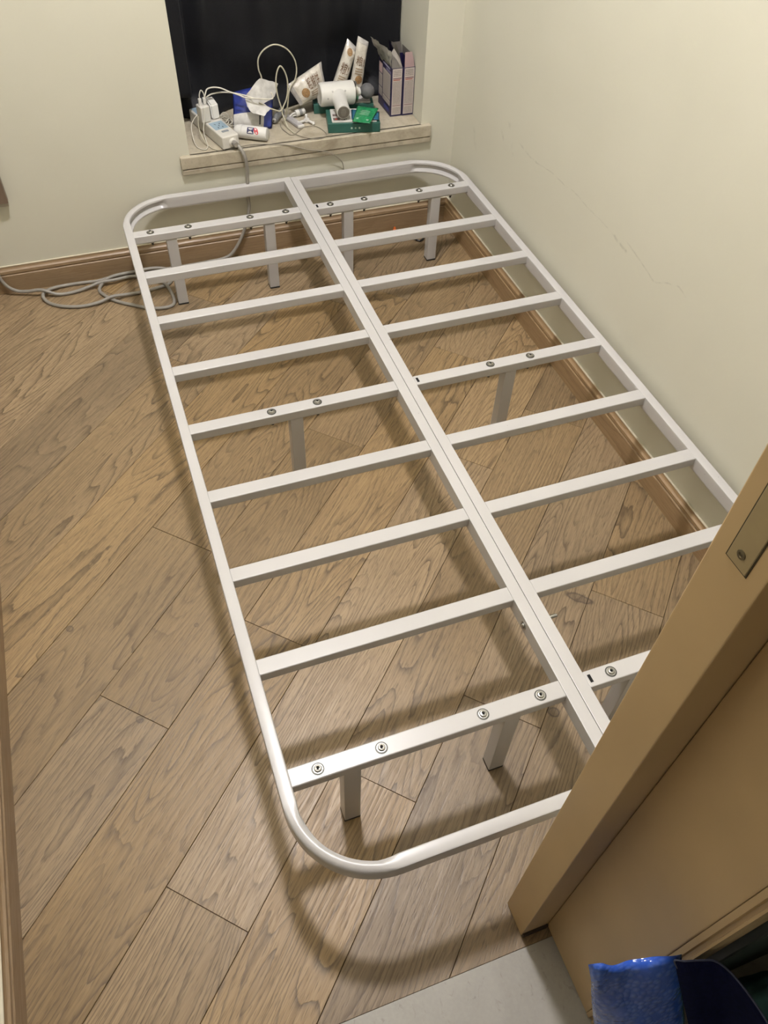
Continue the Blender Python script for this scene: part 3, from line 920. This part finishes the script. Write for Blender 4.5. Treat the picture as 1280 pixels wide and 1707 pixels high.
M_NAVY = plain('navy_print', (.015, .018, .10, 1), .45)
obj('label_print', bottle_patch(bottle_pt, rect_pts(.008, -.015, .35, 1.35)), M_NAVY, bt)
obj('leaf_print', bottle_patch(bottle_pt, [(-.023 + .0 + .0075 * math.cos(t) * 1.0 - .004 * math.sin(t), .85 + .52 * math.sin(t)) for t in [2 * PI * k / 20 for k in range(20)]]), plain('coral_red_print', (.62, .07, .09, 1), .45), bt)
bm = bmesh.new()
for k in range(4):
    a0 = .50 + .2 * k
    for h0, h1 in ((.003, .001), (-.004, -.0075)):
        vs = [bm.verts.new(bottle_pt(h, a, .0008)) for h, a in ((h0, a0), (h1, a0), (h1, a0 + .035), (h0, a0 + .035))]
        bm.faces.new(vs)
obj('lettering', bm, M_WPL2, bt)

# ------------------------------------------------------------------ blue pouch and clear bags
m = NT('blue_plastic_film')
co = m.coord()
m.l(m.ramp(m.noise(co, 24, 3), [(.3, (.018, .030, .17, 1)), (.7, (.035, .055, .28, 1))]), m.b.inputs['Base Color'])
set_in(m.b, 'Roughness', .25)
M_BLUEP = m.mat
m = NT('milky_plastic_film')
co = m.coord()
nz_ = m.noise(co, 45, 4)
m.l(m.ramp(nz_, [(.3, (.50, .49, .47, 1)), (.7, (.72, .71, .69, 1))]), m.b.inputs['Base Color'])
set_in(m.b, 'Roughness', .22); set_in(m.b, 'Alpha', .93)
m.bump(nz_, .4, .004)
M_MILKY = m.mat
bm, sf = pillow([(-.152, .372, .388), (-.024, .345, .388), (.010, .415, .512), (-.132, .420, .490)], .020, .5, .004, 22, 3)
pouch = obj('plastic_pouch', bm, M_BLUEP, None, True)
tag(pouch, 'blue glossy plastic pouch with a milky lower panel against the curtain', 'pouch')
obj('milky_panel', patch(sf, .02, .78, .02, .40, 12, 8, .0022), M_MILKY, pouch, True)
obj('dark_print', patch(sf, .66, .70, .10, .30, 2, 4, .0030), plain('dark_print', (.03, .03, .035, 1), .5), pouch)
# folded clear bag on top: two faces meeting in a ridge
def fold_sheet(name, label, pts, faces, mat, cat, th=.0012):
    bm = bmesh.new()
    vs = [bm.verts.new(p) for p in pts]
    for f in faces: bm.faces.new([vs[i] for i in f])
    bmesh.ops.subdivide_edges(bm, edges=bm.edges[:], cuts=5, use_grid_fill=True)
    for v in bm.verts:
        v.co += V(mnoise.noise(v.co * 60), mnoise.noise(v.co * 60 + V(9, 0, 0)), mnoise.noise(v.co * 60 + V(0, 9, 0))) * .0035
    bmesh.ops.solidify(bm, geom=bm.faces[:], thickness=th)
    o = obj(name, bm, mat, None, True, 35)
    return tag(o, label, cat)
fold_sheet('clear_bag', 'crumpled translucent white plastic bag standing folded on the blue pouch',
           [(-.104, .352, .500), (-.046, .372, .546), (-.044, .350, .470), (-.106, .338, .474), (.020, .392, .512), (.000, .378, .480), (-.052, .328, .440), (-.088, .330, .452), (-.022, .345, .455)],
           [(0, 1, 2), (0, 2, 3), (1, 4, 5), (1, 5, 2), (3, 2, 7), (7, 2, 6), (2, 8, 6)], M_MILKY, 'bag')

# grey tube with white cap, flat bar, bracket, plug
tb = thing('cosmetic_tube', 'small grey cylinder with a white end button beside the blue pouch', 'tube', (.018, .418, ZS + .0118))
bm = bmesh.new()
MA = axis_matrix((-.023, -.035, 0), (.022, .032, 0))
lathe(bm, [(0, 0), (.0105, 0), (.0115, .001), (.0115, .078), (.010, .080), (0, .080)], 20, MA)
obj('body', bm, plain('grey_metal_tube', (.36, .37, .38, 1), .35, .3), tb, True, 40)
bm = bmesh.new(); lathe(bm, [(0, -.006), (.006, -.0055), (.0075, -.003), (.0075, .0), (0, 0)], 18, MA)
obj('end_button', bm, M_WPL2, tb, True, 40)
bm = bmesh.new(); lathe(bm, [(0, -.0068), (.0022, -.0066), (.0022, -.0055), (0, -.0055)], 10, MA)
obj('hole', bm, M_BLACKPL, tb)

db = thing('flat_gadget', 'flat grey-white plastic bar lying among the cables', 'gadget', (.060, .375, ZS), math.radians(17))
obj('body', box(-.012, .012, -.050, .045, 0, .011, .003, 2), plain('greyish_plastic', (.50, .48, .49, 1), .4), db, True, 50)
bm = bmesh.new()
for k in range(5): bx(bm, -.008, -.004 + .002 * (k % 3), -.034 + .014 * k, -.026 + .014 * k, .0108, .0114)
obj('lettering', bm, MATS['grey_print'], db)
obj('end_cap', box(-.0122, .0122, -.056, -.0495, .0005, .0105, .002, 2), M_WPL2, db, True, 50)

br = thing('plastic_bracket', 'small white three-armed plastic bracket left of the green boxes', 'bracket', (.108, .366, ZS + .006))
bm = bmesh.new()
lathe(bm, [(.0040, -.005), (.0090, -.005), (.0095, -.003), (.0095, .004), (.0085, .0055), (.0040, .0055)], 20)
obj('hub', bm, M_WPL2, br, True, 40)
for an, ln in ((-1.15, .036), (-2.7, .038), (1.35, .033)):
    bm = tube(bmesh.new(), [(.007 * math.cos(an), .007 * math.sin(an), 0), (ln * .6 * math.cos(an), ln * .6 * math.sin(an), .001), (ln * math.cos(an), ln * math.sin(an), .0)], .0045, 10, 4)
    lathe(bm, [(0, -.006), (.0045, -.005), (.0060, 0), (.0045, .005), (0, .006)], 12, Matrix.Translation((ln * math.cos(an), ln * math.sin(an), .0005)))
    obj('arm', bm, M_WPL2, br, True)
bm = bmesh.new(); lathe(bm, [(0, .003), (.0038, .003), (.0038, .0042), (0, .0042)], 12)
obj('hub_hole', bm, M_BLACKPL, br)

pl = thing('banded_plug', 'white and grey banded round plug with cable stubs below the snack bag', 'plug', (.098, .418, ZS + .012))
MA = axis_matrix((-.018, -.006, 0), (.03, .006, .004))
bm = bmesh.new(); lathe(bm, [(0, 0), (.010, 0), (.011, .002), (.011, .013), (0, .013)], 20, MA); obj('body', bm, M_WPL2, pl, True, 40)
bm = bmesh.new(); lathe(bm, [(0, .0131), (.0113, .0131), (.0113, .024), (0, .024)], 20, MA); obj('grey_band', bm, MATS['grey_metal_tube'], pl, True, 40)
bm = bmesh.new(); lathe(bm, [(0, .0241), (.011, .0241), (.011, .034), (.008, .037), (0, .037)], 20, MA); obj('body_end', bm, M_WPL2, pl, True, 40)
for dz in (-.005, .003):
    obj('cable_stub', tube(bmesh.new(), [(-.016, -.006, dz), (-.030, -.012, dz), (-.044, -.022, dz - .004)], .0028, 8, 4), M_WPL2, pl, True)

# ------------------------------------------------------------------ snack bags
m = NT('cream_snack_foil')
co = m.coord()
nz_ = m.noise(co, 55, 4, .6, .6)
m.l(m.ramp(nz_, [(.3, (.43, .395, .335, 1)), (.7, (.60, .57, .51, 1))]), m.b.inputs['Base Color'])
set_in(m.b, 'Roughness', .30)
m.bump(nz_, .55, .006)
M_SNACK = m.mat
M_BROWN = plain('brown_print', (.17, .085, .04, 1), .5)
M_TAN = plain('tan_print', (.36, .27, .18, 1), .5)
M_COOKIE = plain('biscuit_print', (.34, .20, .085, 1), .55, 0, .35, 260)
M_CLEARW = plain('silvery_wrapper_end', (.58, .56, .54, 1), .25, .25, .15, 60, .4)
def snack(label, corners, thick, seed, cookie, txt, words, flip=False):
    bm, sf = pillow(corners, thick, .7, .0035, 26, seed, 30, 18, 2.6)
    o = obj('snack_bag', bm, M_SNACK, None, True)
    tag(o, label, 'snack bag', 'cream snack bags on the sill')
    for (u0, u1) in ((.0, .09), (.91, 1.0)):
        obj('sealed_end', patch(sf, u0, u1, .01, .99, 4, 14, .0008), M_CLEARW, o, True)
    obj('biscuit_picture', patch(sf, *cookie, lift=.0011, shape='disc'), M_COOKIE, o, True)
    u0, u1, v0, v1 = txt
    def pl_(x, y):
        return sf(u0 + (u1 - u0) * x, v0 + (v1 - v0) * y, .0013) if not flip else sf(u0 + (u1 - u0) * y, v1 - (v1 - v0) * x, .0013)
    t = text_bm(words, pl_)
    if len(t.faces): obj('lettering', t, M_BROWN, o)
    else: t.free()
    for k in range(3):
        du = .0
        if not flip:
            w0 = v0 - .10 - .07 * k
            if w0 > .08: obj('small_print', patch(sf, u0 + .02, u1 - .04 * (k % 2), w0, w0 + .035, 8, 1, .0012), M_TAN, o)
        else:
            w0 = u0 - .06 - .045 * k
            obj('small_print', patch(sf, w0, w0 + .022, v0 + .04, v1 - .04, 1, 6, .0012), M_TAN, o)
    return o
snack('fat cream snack bag lying tilted beside the massage gun', [(.098, .405, .426), (.204, .440, .440), (.194, .462, .540), (.058, .428, .490)], .022, 2, (.18, .40, .22, .58), (.42, .80, .42, .84), '粗粮饼', False)
snack('slim cream snack bag leaning diagonally behind the massage gun', [(.268, .450, .4225), (.334, .484, .562), (.302, .496, .592), (.222, .464, .432)], .016, 5, (.76, .90, .28, .74), (.40, .62, .20, .80), '粮!', True)
snack('slim cream snack bag standing upright next to the purple boxes', [(.336, .446, .4225), (.372, .474, .582), (.336, .482, .602), (.290, .452, .426)], .016, 8, (.20, .36, .15, .72), (.52, .70, .20, .85), '粮!', True)

# ------------------------------------------------------------------ green boxes
M_GREEN = plain('dark_green_card', (.028, .125, .098, 1), .45, 0, .08, 30)
M_LABEL = plain('white_label', (.74, .72, .68, 1), .4)
RG = math.radians(-12.7)
def green_box(label, corner, w, d, h):
    t = thing('green_box', label, 'box', (corner[0], corner[1], ZS), RG, 'flat dark green cartons')
    obj('tray', box(0, w, 0, d, 0, h * .93, .0015, 2), M_GREEN, t, True, 50)
    obj('lid_label', box(.014, w - .010, .008, d - .006, h * .93 - .0006, h, .004, 2), M_LABEL, t, True, 50)
    pf = flat_place((0, -.0004, 0), (1, 0, 0), (0, 0, 1), 1, 1)
    bm = bmesh.new()
    for k in range(3):
        cx, cz = w * (.45 + .075 * k), h * .46
        lathe(bm, [(0, 0), (.0034 - (.0004 if k == 1 else 0), 0), (.0034, .0004), (0, .0004)], 12 if k != 1 else 5, axis_matrix((cx, .0, cz), (cx, -1, cz)))
    obj('emblem', bm, plain('pale_mint_print', (.50, .62, .55, 1), .5), t)
    return t
g1 = green_box('dark green carton in front with three pale dots on its edge', (.1545, .2605), .1805, .113, .034)
bm = bmesh.new(); bx(bm, .020, .036, .052, .068, .0338, .0343); bx(bm, .020, .042, .020, .040, .0338, .0343)
obj('picture_print', bm, plain('grey_brown_print', (.22, .17, .15, 1), .5), g1)
bm = bmesh.new(); bx(bm, .026, .034, .024, .034, .0341, .0346)
obj('red_print', bm, plain('red_print', (.50, .10, .07, 1), .5), g1)
bm = bmesh.new(); bx(bm, .058, .061, .022, .036, .0338, .0343); bx(bm, .064, .066, .024, .036, .0338, .0343)
obj('small_print', bm, MATS['dark_print'], g1)
g2 = green_box('dark green carton at the back under the massage gun', (.1500, .4185), .2140, .092, .034)

# green and blue sachets
m = NT('green_foil')
co = m.coord(); nz_ = m.noise(co, 90, 3)
m.l(m.ramp(nz_, [(.3, (.010, .17, .060, 1)), (.7, (.020, .27, .10, 1))]), m.b.inputs['Base Color'])
set_in(m.b, 'Roughness', .28); m.bump(nz_, .5, .004)
M_GFOIL = m.mat
ZB = ZS + .0345
bm, sf = pillow([(.232, .232, ZB + .0075), (.284, .196, ZB + .010), (.352, .300, ZB + .010), (.292, .350, ZB + .0075)], .0035, .8, .0015, 40, 4, 18, 18)
o = tag(obj('sachet', bm, M_GFOIL, None, True), 'bright green foil sachet lying on the front green carton', 'sachet')
M_MINT = plain('pale_green_print', (.42, .66, .48, 1), .4)
obj('square_print', patch(sf, .72, .84, .12, .20, 2, 2, .0008), M_MINT, o)
obj('square_print', patch(sf, .16, .28, .16, .24, 2, 2, .0008), M_MINT, o)
for k in range(4):
    obj('small_print', patch(sf, .25 + .05 * (k % 2), .72, .42 + .08 * k, .445 + .08 * k, 6, 1, .0008), M_MINT, o)
M_BFOIL = plain('blue_foil', (.03, .16, .27, 1), .3, 0, .15, 50, .3)
bm, sf = pillow([(.240, .262, ZB + .003), (.330, .230, ZB + .003), (.352, .292, ZB + .003), (.262, .335, ZB + .003)], .003, .8, .0008, 40, 6, 12, 12)
tag(obj('sachet', bm, M_BFOIL, None, True), 'blue foil sachet half hidden under the green one', 'sachet')

# ------------------------------------------------------------------ massage gun
gun = thing('massage_gun', 'white massage gun with a grey ball head lying on the green cartons', 'massage gun', (.232, .385, ZS + .0345))
GC = V(.232, .385, ZS + .0345)
rc = .0385
M_GUN = plain('satin_white_shell', (.76, .75, .71, 1), .32, 0, .02, 40)
def rel(x, y, z): return V(x, y, z) - GC
zc = ZS + .0345 + rc + .0005
MA = axis_matrix(rel(.163, .389, zc + .002), rel(.296, .383, zc))
bm = bmesh.new(); lathe(bm, [(0, .002), (.030, .002), (.034, .0), (.0372, .003), (rc, .009), (rc, .118), (.0370, .122), (0, .122)], 36, MA)
obj('barrel', bm, M_GUN, gun, True, 40)
bm = bmesh.new(); lathe(bm, [(0, .1222), (.030, .1222), (.030, .126), (.0345, .127), (.0345, .133), (.024, .134), (.018, .136), (0, .136)], 30, MA)
obj('collar', bm, M_CHROME, gun, True, 35)
bm = bmesh.new(); lathe(bm, [(0, .136), (.0125, .136), (.0135, .139), (.0135, .147), (.010, .149), (0, .149)], 24, MA)
obj('shaft', bm, M_WPL2, gun, True, 35)
bm = bmesh.new(); lathe(bm, [(0, .1485)] + [(.0255 * math.sin(PI * k / 14), .174 - .0255 * math.cos(PI * k / 14)) for k in range(2, 14)] + [(0, .1995)], 28, MA)
obj('ball_head', bm, plain('grey_foam', (.135, .135, .137, 1), .75, 0, .1, 120, .1), gun, True)
MH = axis_matrix(rel(.229, .386, zc - .002), rel(.211, .262, zc - .010))
hl_ = (V(.229, .386, zc) - V(.211, .262, zc - .008)).length
bm = bmesh.new(); lathe(bm, [(.033, .0), (.031, .030), (.0265, .045), (.0245, .060), (.0238, hl_ - .004), (.0225, hl_), (.0205, hl_ + .0004), (0, hl_ + .0002)], 30, MH)
obj('handle', bm, M_GUN, gun, True, 40)
bm = bmesh.new(); lathe(bm, [(0, hl_ + .0004), (.0198, hl_ + .0004), (.0200, hl_ + .0016), (0, hl_ + .0018)], 26, MH)
hc = obj('handle_cap', bm, plain('dark_grey_cap', (.16, .145, .12, 1), .5, 0, .1, 200), gun, True, 40)
bm = bmesh.new()
for k in range(7):
    q = V(0, 0, hl_ + .0020)
    w = .010 - .0012 * abs(k - 3)
    yy = -.0105 + .0035 * k
    vs = [bm.verts.new(MH @ V(sx * w, yy + sy * .0006, hl_ + .0020)) for sx, sy in ((-1, -1), (1, -1), (1, 1), (-1, 1))]
    bm.faces.new(vs)
obj('small_print', bm, plain('light_grey_print', (.38, .36, .32, 1), .5), hc)
for h_, an in ((.040, 0), (.085, 0), (.022, .55)):
    # small round buttons on the upper front of the barrel
    ux = MA.to_3x3() @ V(0, 0, 1)
    base = MA @ V(0, 0, h_)
    n_ = V(0, -math.cos(.55 - an), math.sin(.55 - an)); n_ = (n_ - ux * n_.dot(ux)).normalized()
    bm = bmesh.new(); lathe(bm, [(0, 0), (.0032, 0), (.0030, .0008), (0, .0008)], 14, axis_matrix(base + n_ * (rc - .0002), base + n_ * 1))
    obj('button', bm, MATS['grey_print'], gun, True, 40)

# ------------------------------------------------------------------ two purple food boxes
M_PURPLE = plain('purple_navy_card', (.026, .020, .078, 1), .4, 0, .1, 20)
M_PINKW = plain('pinkish_white_panel', (.62, .545, .51, 1), .5, 0, .04, 60)
M_INNER = plain('raw_grey_card', (.33, .30, .27, 1), .7, 0, .08, 30)
M_PINK = plain('pink_card', (.74, .54, .54, 1), .5, 0, .05, 30)
M_FOILB = plain('silver_inner_bag', (.60, .58, .52, 1), .28, .1, .2, 45, .5)
M_PRINTG = plain('grey_small_print', (.30, .27, .25, 1), .6)
M_PRINTR = plain('maroon_print', (.16, .035, .05, 1), .6)
def carton_shell(t, w, d, h, th=.0012):
    obj('front_panel', box(0, w, 0, th, 0, h, .0003, 1), M_PURPLE, t)
    obj('back_panel', box(0, w, d - th, d, 0, h, .0003, 1), M_PURPLE, t)
    l_ = obj('side_panel', box(0, th, th, d - th, 0, h), M_PURPLE, t)
    obj('side_panel', box(w - th, w, th, d - th, 0, h), M_PURPLE, t)
    obj('bottom_panel', box(th, w - th, th, d - th, 0, th), M_INNER, t)
    return l_
def narrow_print(t, w, h):
    pf = flat_place((0, -.0005, 0), (1, 0, 0), (0, 0, 1), w, h)
    bm = flat_quad(bmesh.new(), pf, .10, .95, .035, .99)
    pn = obj('text_panel', bm, M_PINKW, t)
    pf2 = flat_place((0, -.0009, 0), (1, 0, 0), (0, 0, 1), w, h)
    obj('small_print', print_lines(pf2, .18, .88, .06, .20, 6, rnd, .45), M_PRINTG, pn)
    obj('small_print', print_lines(pf2, .18, .88, .26, .74, 20, rnd, .45), M_PRINTG, pn)
    obj('small_print', print_lines(pf2, .18, .85, .84, .97, 4, rnd, .5), M_PRINTG, pn)
    bm = bmesh.new(); flat_quad(bm, pf2, .16, .90, .785, .800); flat_quad(bm, pf2, .16, .90, .225, .235)
    obj('rule_line', bm, M_PRINTR, pn)
    bm = bmesh.new(); flat_quad(bm, pf2, .18, .80, .752, .770)
    obj('red_line', bm, plain('red_line_print', (.45, .12, .08, 1), .6), pn)

ca = thing('food_box', 'purple food box with silver inner bag sticking out of its open top', 'food box', (.4045, .323, ZS))
W, D, HH = .0415, .128, .160
lp = carton_shell(ca, W, D, HH)
narrow_print(ca, W, HH)
pf = flat_place((-.0005, D, 0), (0, -1, 0), (0, 0, 1), D, HH)
pf2 = flat_place((-.0009, D, 0), (0, -1, 0), (0, 0, 1), D, HH)
for nm, r_, mt in (('white_panel', (.36, .95, .34, .86), M_PINKW), ('white_panel', (.36, .95, .21, .325), M_PINKW), ('pink_panel', (.04, .31, .70, .90), M_PINK), ('white_panel', (.04, .31, .42, .68), M_PINKW), ('white_panel', (.04, .31, .22, .40), M_PINKW), ('lilac_panel', (.60, .97, .875, .925), plain('lilac_card', (.27, .24, .42, 1), .5))):
    pn = obj(nm, flat_quad(bmesh.new(), pf, *r_), mt, ca)
    if nm == 'white_panel':
        obj('small_print', print_lines(pf2, r_[0] + .03, r_[1] - .05, r_[2] + .03, r_[3] - .03, max(3, int((r_[3] - r_[2]) * 28)), rnd, .35), M_PRINTG, pn)
obj('brand_print', flat_quad(bmesh.new(), pf2, .36, .90, .95, .985), plain('pale_lilac_print', (.45, .42, .60, 1), .5), ca)
obj('brand_print', flat_quad(bmesh.new(), pf2, .50, .90, .07, .15), plain('blue_violet_print', (.05, .06, .33, 1), .5), ca)
# open flaps
def flap(t, pts, mat, name='flap', th=.001):
    bm = bmesh.new(); bm.faces.new([bm.verts.new(p) for p in pts])
    bmesh.ops.solidify(bm, geom=bm.faces[:], thickness=th)
    return obj(name, bm, mat, t)
flap(ca, [(W, .002, HH), (W, D - .002, HH), (W - .012, D - .010, HH + .052), (W - .003, .026, HH + .014)], M_PURPLE)
flap(ca, [(.002, .001, HH), (W - .002, .001, HH), (W - .004, .024, HH + .024), (.020, .038, HH + .050), (.008, .030, HH + .040)], M_INNER)
# silver inner bag: a slanted crumpled sheet rising towards the back
bm = bmesh.new()
G = []
q00, q10, q11, q01 = V(.003, .003, HH - .006), V(.001, D - .004, HH - .004), V(-.038, D - .012, HH + .066), V(.000, .012, HH + .052)
for i in range(25):
    u = i / 24; row = []
    for j in range(15):
        v = j / 14
        p = (q00 * (1 - u) + q10 * u) * (1 - v) + (q01 * (1 - u) + q11 * u) * v
        p = p + V(-.3, -.4, .6) * (.012 * math.sin(PI * u) * math.sin(PI * v))
        p = p + V(.5, -.4, .6) * (.006 * mnoise.noise(p * 55) + .003 * mnoise.noise(p * 130))
        row.append(bm.verts.new(p))
    G.append(row)
for i in range(24):
    for j in range(14): bm.faces.new((G[i][j], G[i + 1][j], G[i + 1][j + 1], G[i][j + 1]))
bmesh.ops.solidify(bm, geom=bm.faces[:], thickness=.0015)
obj('inner_bag', bm, M_FOILB, ca, True, 30)

cb = thing('food_box', 'purple food box with a pink end flap beside the niche side wall', 'food box', (.4478, .321, ZS))
W = .0430; HH = .160
carton_shell(cb, W, D, HH)
narrow_print(cb, W, HH)
fl = flap(cb, [(.004, .0008, HH), (W - .003, .0008, HH), (W - .004, .004, HH + .014), (W - .010, .012, HH + .044), (.008, .012, HH + .044), (.005, .004, HH + .014)], M_PINK, 'end_flap')
fl['label'] = 'pale pink end flap'
flap(cb, [(W, .002, HH), (W, D - .002, HH), (W - .004, D - .006, HH + .030), (W - .004, .040, HH + .032), (W - .001, .012, HH + .014)], M_INNER)
flap(cb, [(.000, .012, HH), (.000, D - .002, HH), (-.004, D - .010, HH + .044), (-.012, .050, HH + .060), (-.008, .026, HH + .040)], M_INNER)
flap(cb, [(.001, D - .001, HH), (W - .001, D - .001, HH), (W - .006, D + .002, HH + .036), (.008, D + .002, HH + .036)], M_INNER)

# ------------------------------------------------------------------ small things on the floor at the back wall
bc = cable('black_cable', 'short black cable end by the back right bed leg', [(.520, .195, .005), (.500, .160, .0045), (.482, .125, .0045), (.462, .116, .0045), (.450, .140, .0045), (.446, .175, .005)], .0038, M_BLACKPL)
og = thing('orange_cap', 'tiny orange plastic cap on the floor against the back baseboard', 'cap', (.398, .214, 0.0004))
bm = bmesh.new(); lathe(bm, [(0, 0), (.0065, 0), (.0062, .010), (.0045, .0115), (.0042, .016), (0, .0165)], 14)
obj('shell', bm, plain('orange_plastic', (.75, .16, .02, 1), .4), og, True, 40)

# ------------------------------------------------------------------ bags in the hall beside the door frame
m = NT('blue_bubble_film')
co = m.coord()
vor = m.n('ShaderNodeTexVoronoi'); m.l(co, vor.inputs['Vector']); vor.inputs['Scale'].default_value = 115
blob = m.grey(vor.outputs['Distance'], .15, .65, 1.0, 0.0)
nz_ = m.noise(co, 14, 3)
c = m.ramp(nz_, [(.3, (.018, .070, .42, 1)), (.7, (.045, .140, .66, 1))])
c = m.mix(m.math('MULTIPLY', blob, .22), c, (.24, .38, .85, 1))
m.l(c, m.b.inputs['Base Color'])
set_in(m.b, 'Roughness', .16)
m.bump(m.math('ADD', m.math('MULTIPLY', blob, .6), m.math('MULTIPLY', nz_, 1.6)), .4, .003)
M_BUB = m.mat
bag = thing('bubble_mailer', 'glossy blue bubble mailer bag standing in the hall by the door frame', 'bag', (-.22, -2.45, 0))
bm, sf = pillow([(.004, -.016, .004), (.130, -.072, .004), (.020, .120, .594), (-.094, .146, .596)], .022, .8, .006, 16, 9, 30, 44, 3.0)
for v in bm.verts:
    # dog-eared top edge: raised left ear, sagging middle
    u = (v.co.x + .094) / .106
    if v.co.z > .48: v.co.z += (v.co.z - .48) / .11 * (.016 * math.exp(-((u - .10) / .10) ** 2) - .008 * math.exp(-((u - .5) / .25) ** 2))
obj('film', bm, M_BUB, bag, True)

m = NT('navy_cloth')
co = m.coord(); nz_ = m.noise(co, 200, 2)
m.l(m.ramp(nz_, [(.3, (.006, .010, .062, 1)), (.7, (.010, .015, .085, 1))]), m.b.inputs['Base Color'])
set_in(m.b, 'Roughness', .8); set_in(m.b, 'Specular IOR Level', .2)
M_NAVYC = m.mat
nb = thing('navy_bag', 'dark navy cloth bag with a rounded top edge right of the blue mailer', 'bag', (-.12, -2.47, 0))
crv = smooth_path([(-.196, -2.338, .585), (-.2005, -2.331, .600), (-.192, -2.336, .606), (-.172, -2.342, .605), (-.154, -2.349, .600), (-.139, -2.368, .590), (-.126, -2.400, .576), (-.116, -2.440, .560)], 4)
bm = bmesh.new(); G = []
for i, p in enumerate(crv):
    row = []
    for j in range(25):
        v = j / 24; dz = v * (p.z - .004)
        q = p + V(.225, -.36, -1.0) * dz + V(0, -.03, 0) * math.sin(PI * v) * .6
        q += V(.004, -.004, 0) * mnoise.noise(q * 11)
        q.z = max(q.z, .004)
        row.append(bm.verts.new(q - V(-.106, -2.466, 0)))
    G.append(row)
for i in range(len(G) - 1):
    for j in range(24): bm.faces.new((G[i][j], G[i + 1][j], G[i + 1][j + 1], G[i][j + 1]))
bmesh.ops.solidify(bm, geom=bm.faces[:], thickness=.004)
obj('cloth', bm, M_NAVYC, nb, True)
bm = tube(bmesh.new(), [p - V(-.106, -2.466, 0) for p in crv], .0012, 6, 2)
obj('hem', bm, plain('blue_grey_hem', (.06, .075, .16, 1), .5), nb, True)
hp = thing('shoe_cabinet', 'dark grey-green flat cabinet against the hall wall beside the casing', 'cabinet', (.15, -2.34, 0))
obj('door', box(-.275, .30, -.012, .012, .003, 1.25, .002, 1), plain('dark_grey_green', (.030, .042, .038, 1), .5), hp)

m = NT('teal_cloth')
co = m.coord(); nz_ = m.noise(co, 9, 3)
m.l(m.ramp(nz_, [(.35, (.05, .19, .21, 1)), (.65, (.25, .55, .53, 1))]), m.b.inputs['Base Color'])
set_in(m.b, 'Roughness', .7)
M_TEAL = m.mat
tc = thing('teal_cloth_bundle', 'soft teal cloth bundle on the hall floor behind the navy bag', 'cloth', (.085, -2.475, 0))
bm = bmesh.new()
bmesh.ops.create_icosphere(bm, subdivisions=4, radius=1.0)
for v in bm.verts:
    p = v.co.copy()
    v.co = V(p.x * .125, p.y * .095, .18 + p.z * .175)
    v.co += p * (.018 * mnoise.noise(p * 2.2) + .009 * mnoise.noise(p * 5))
    v.co.z = max(v.co.z, .003)
obj('cloth', bm, M_TEAL, tc, True)
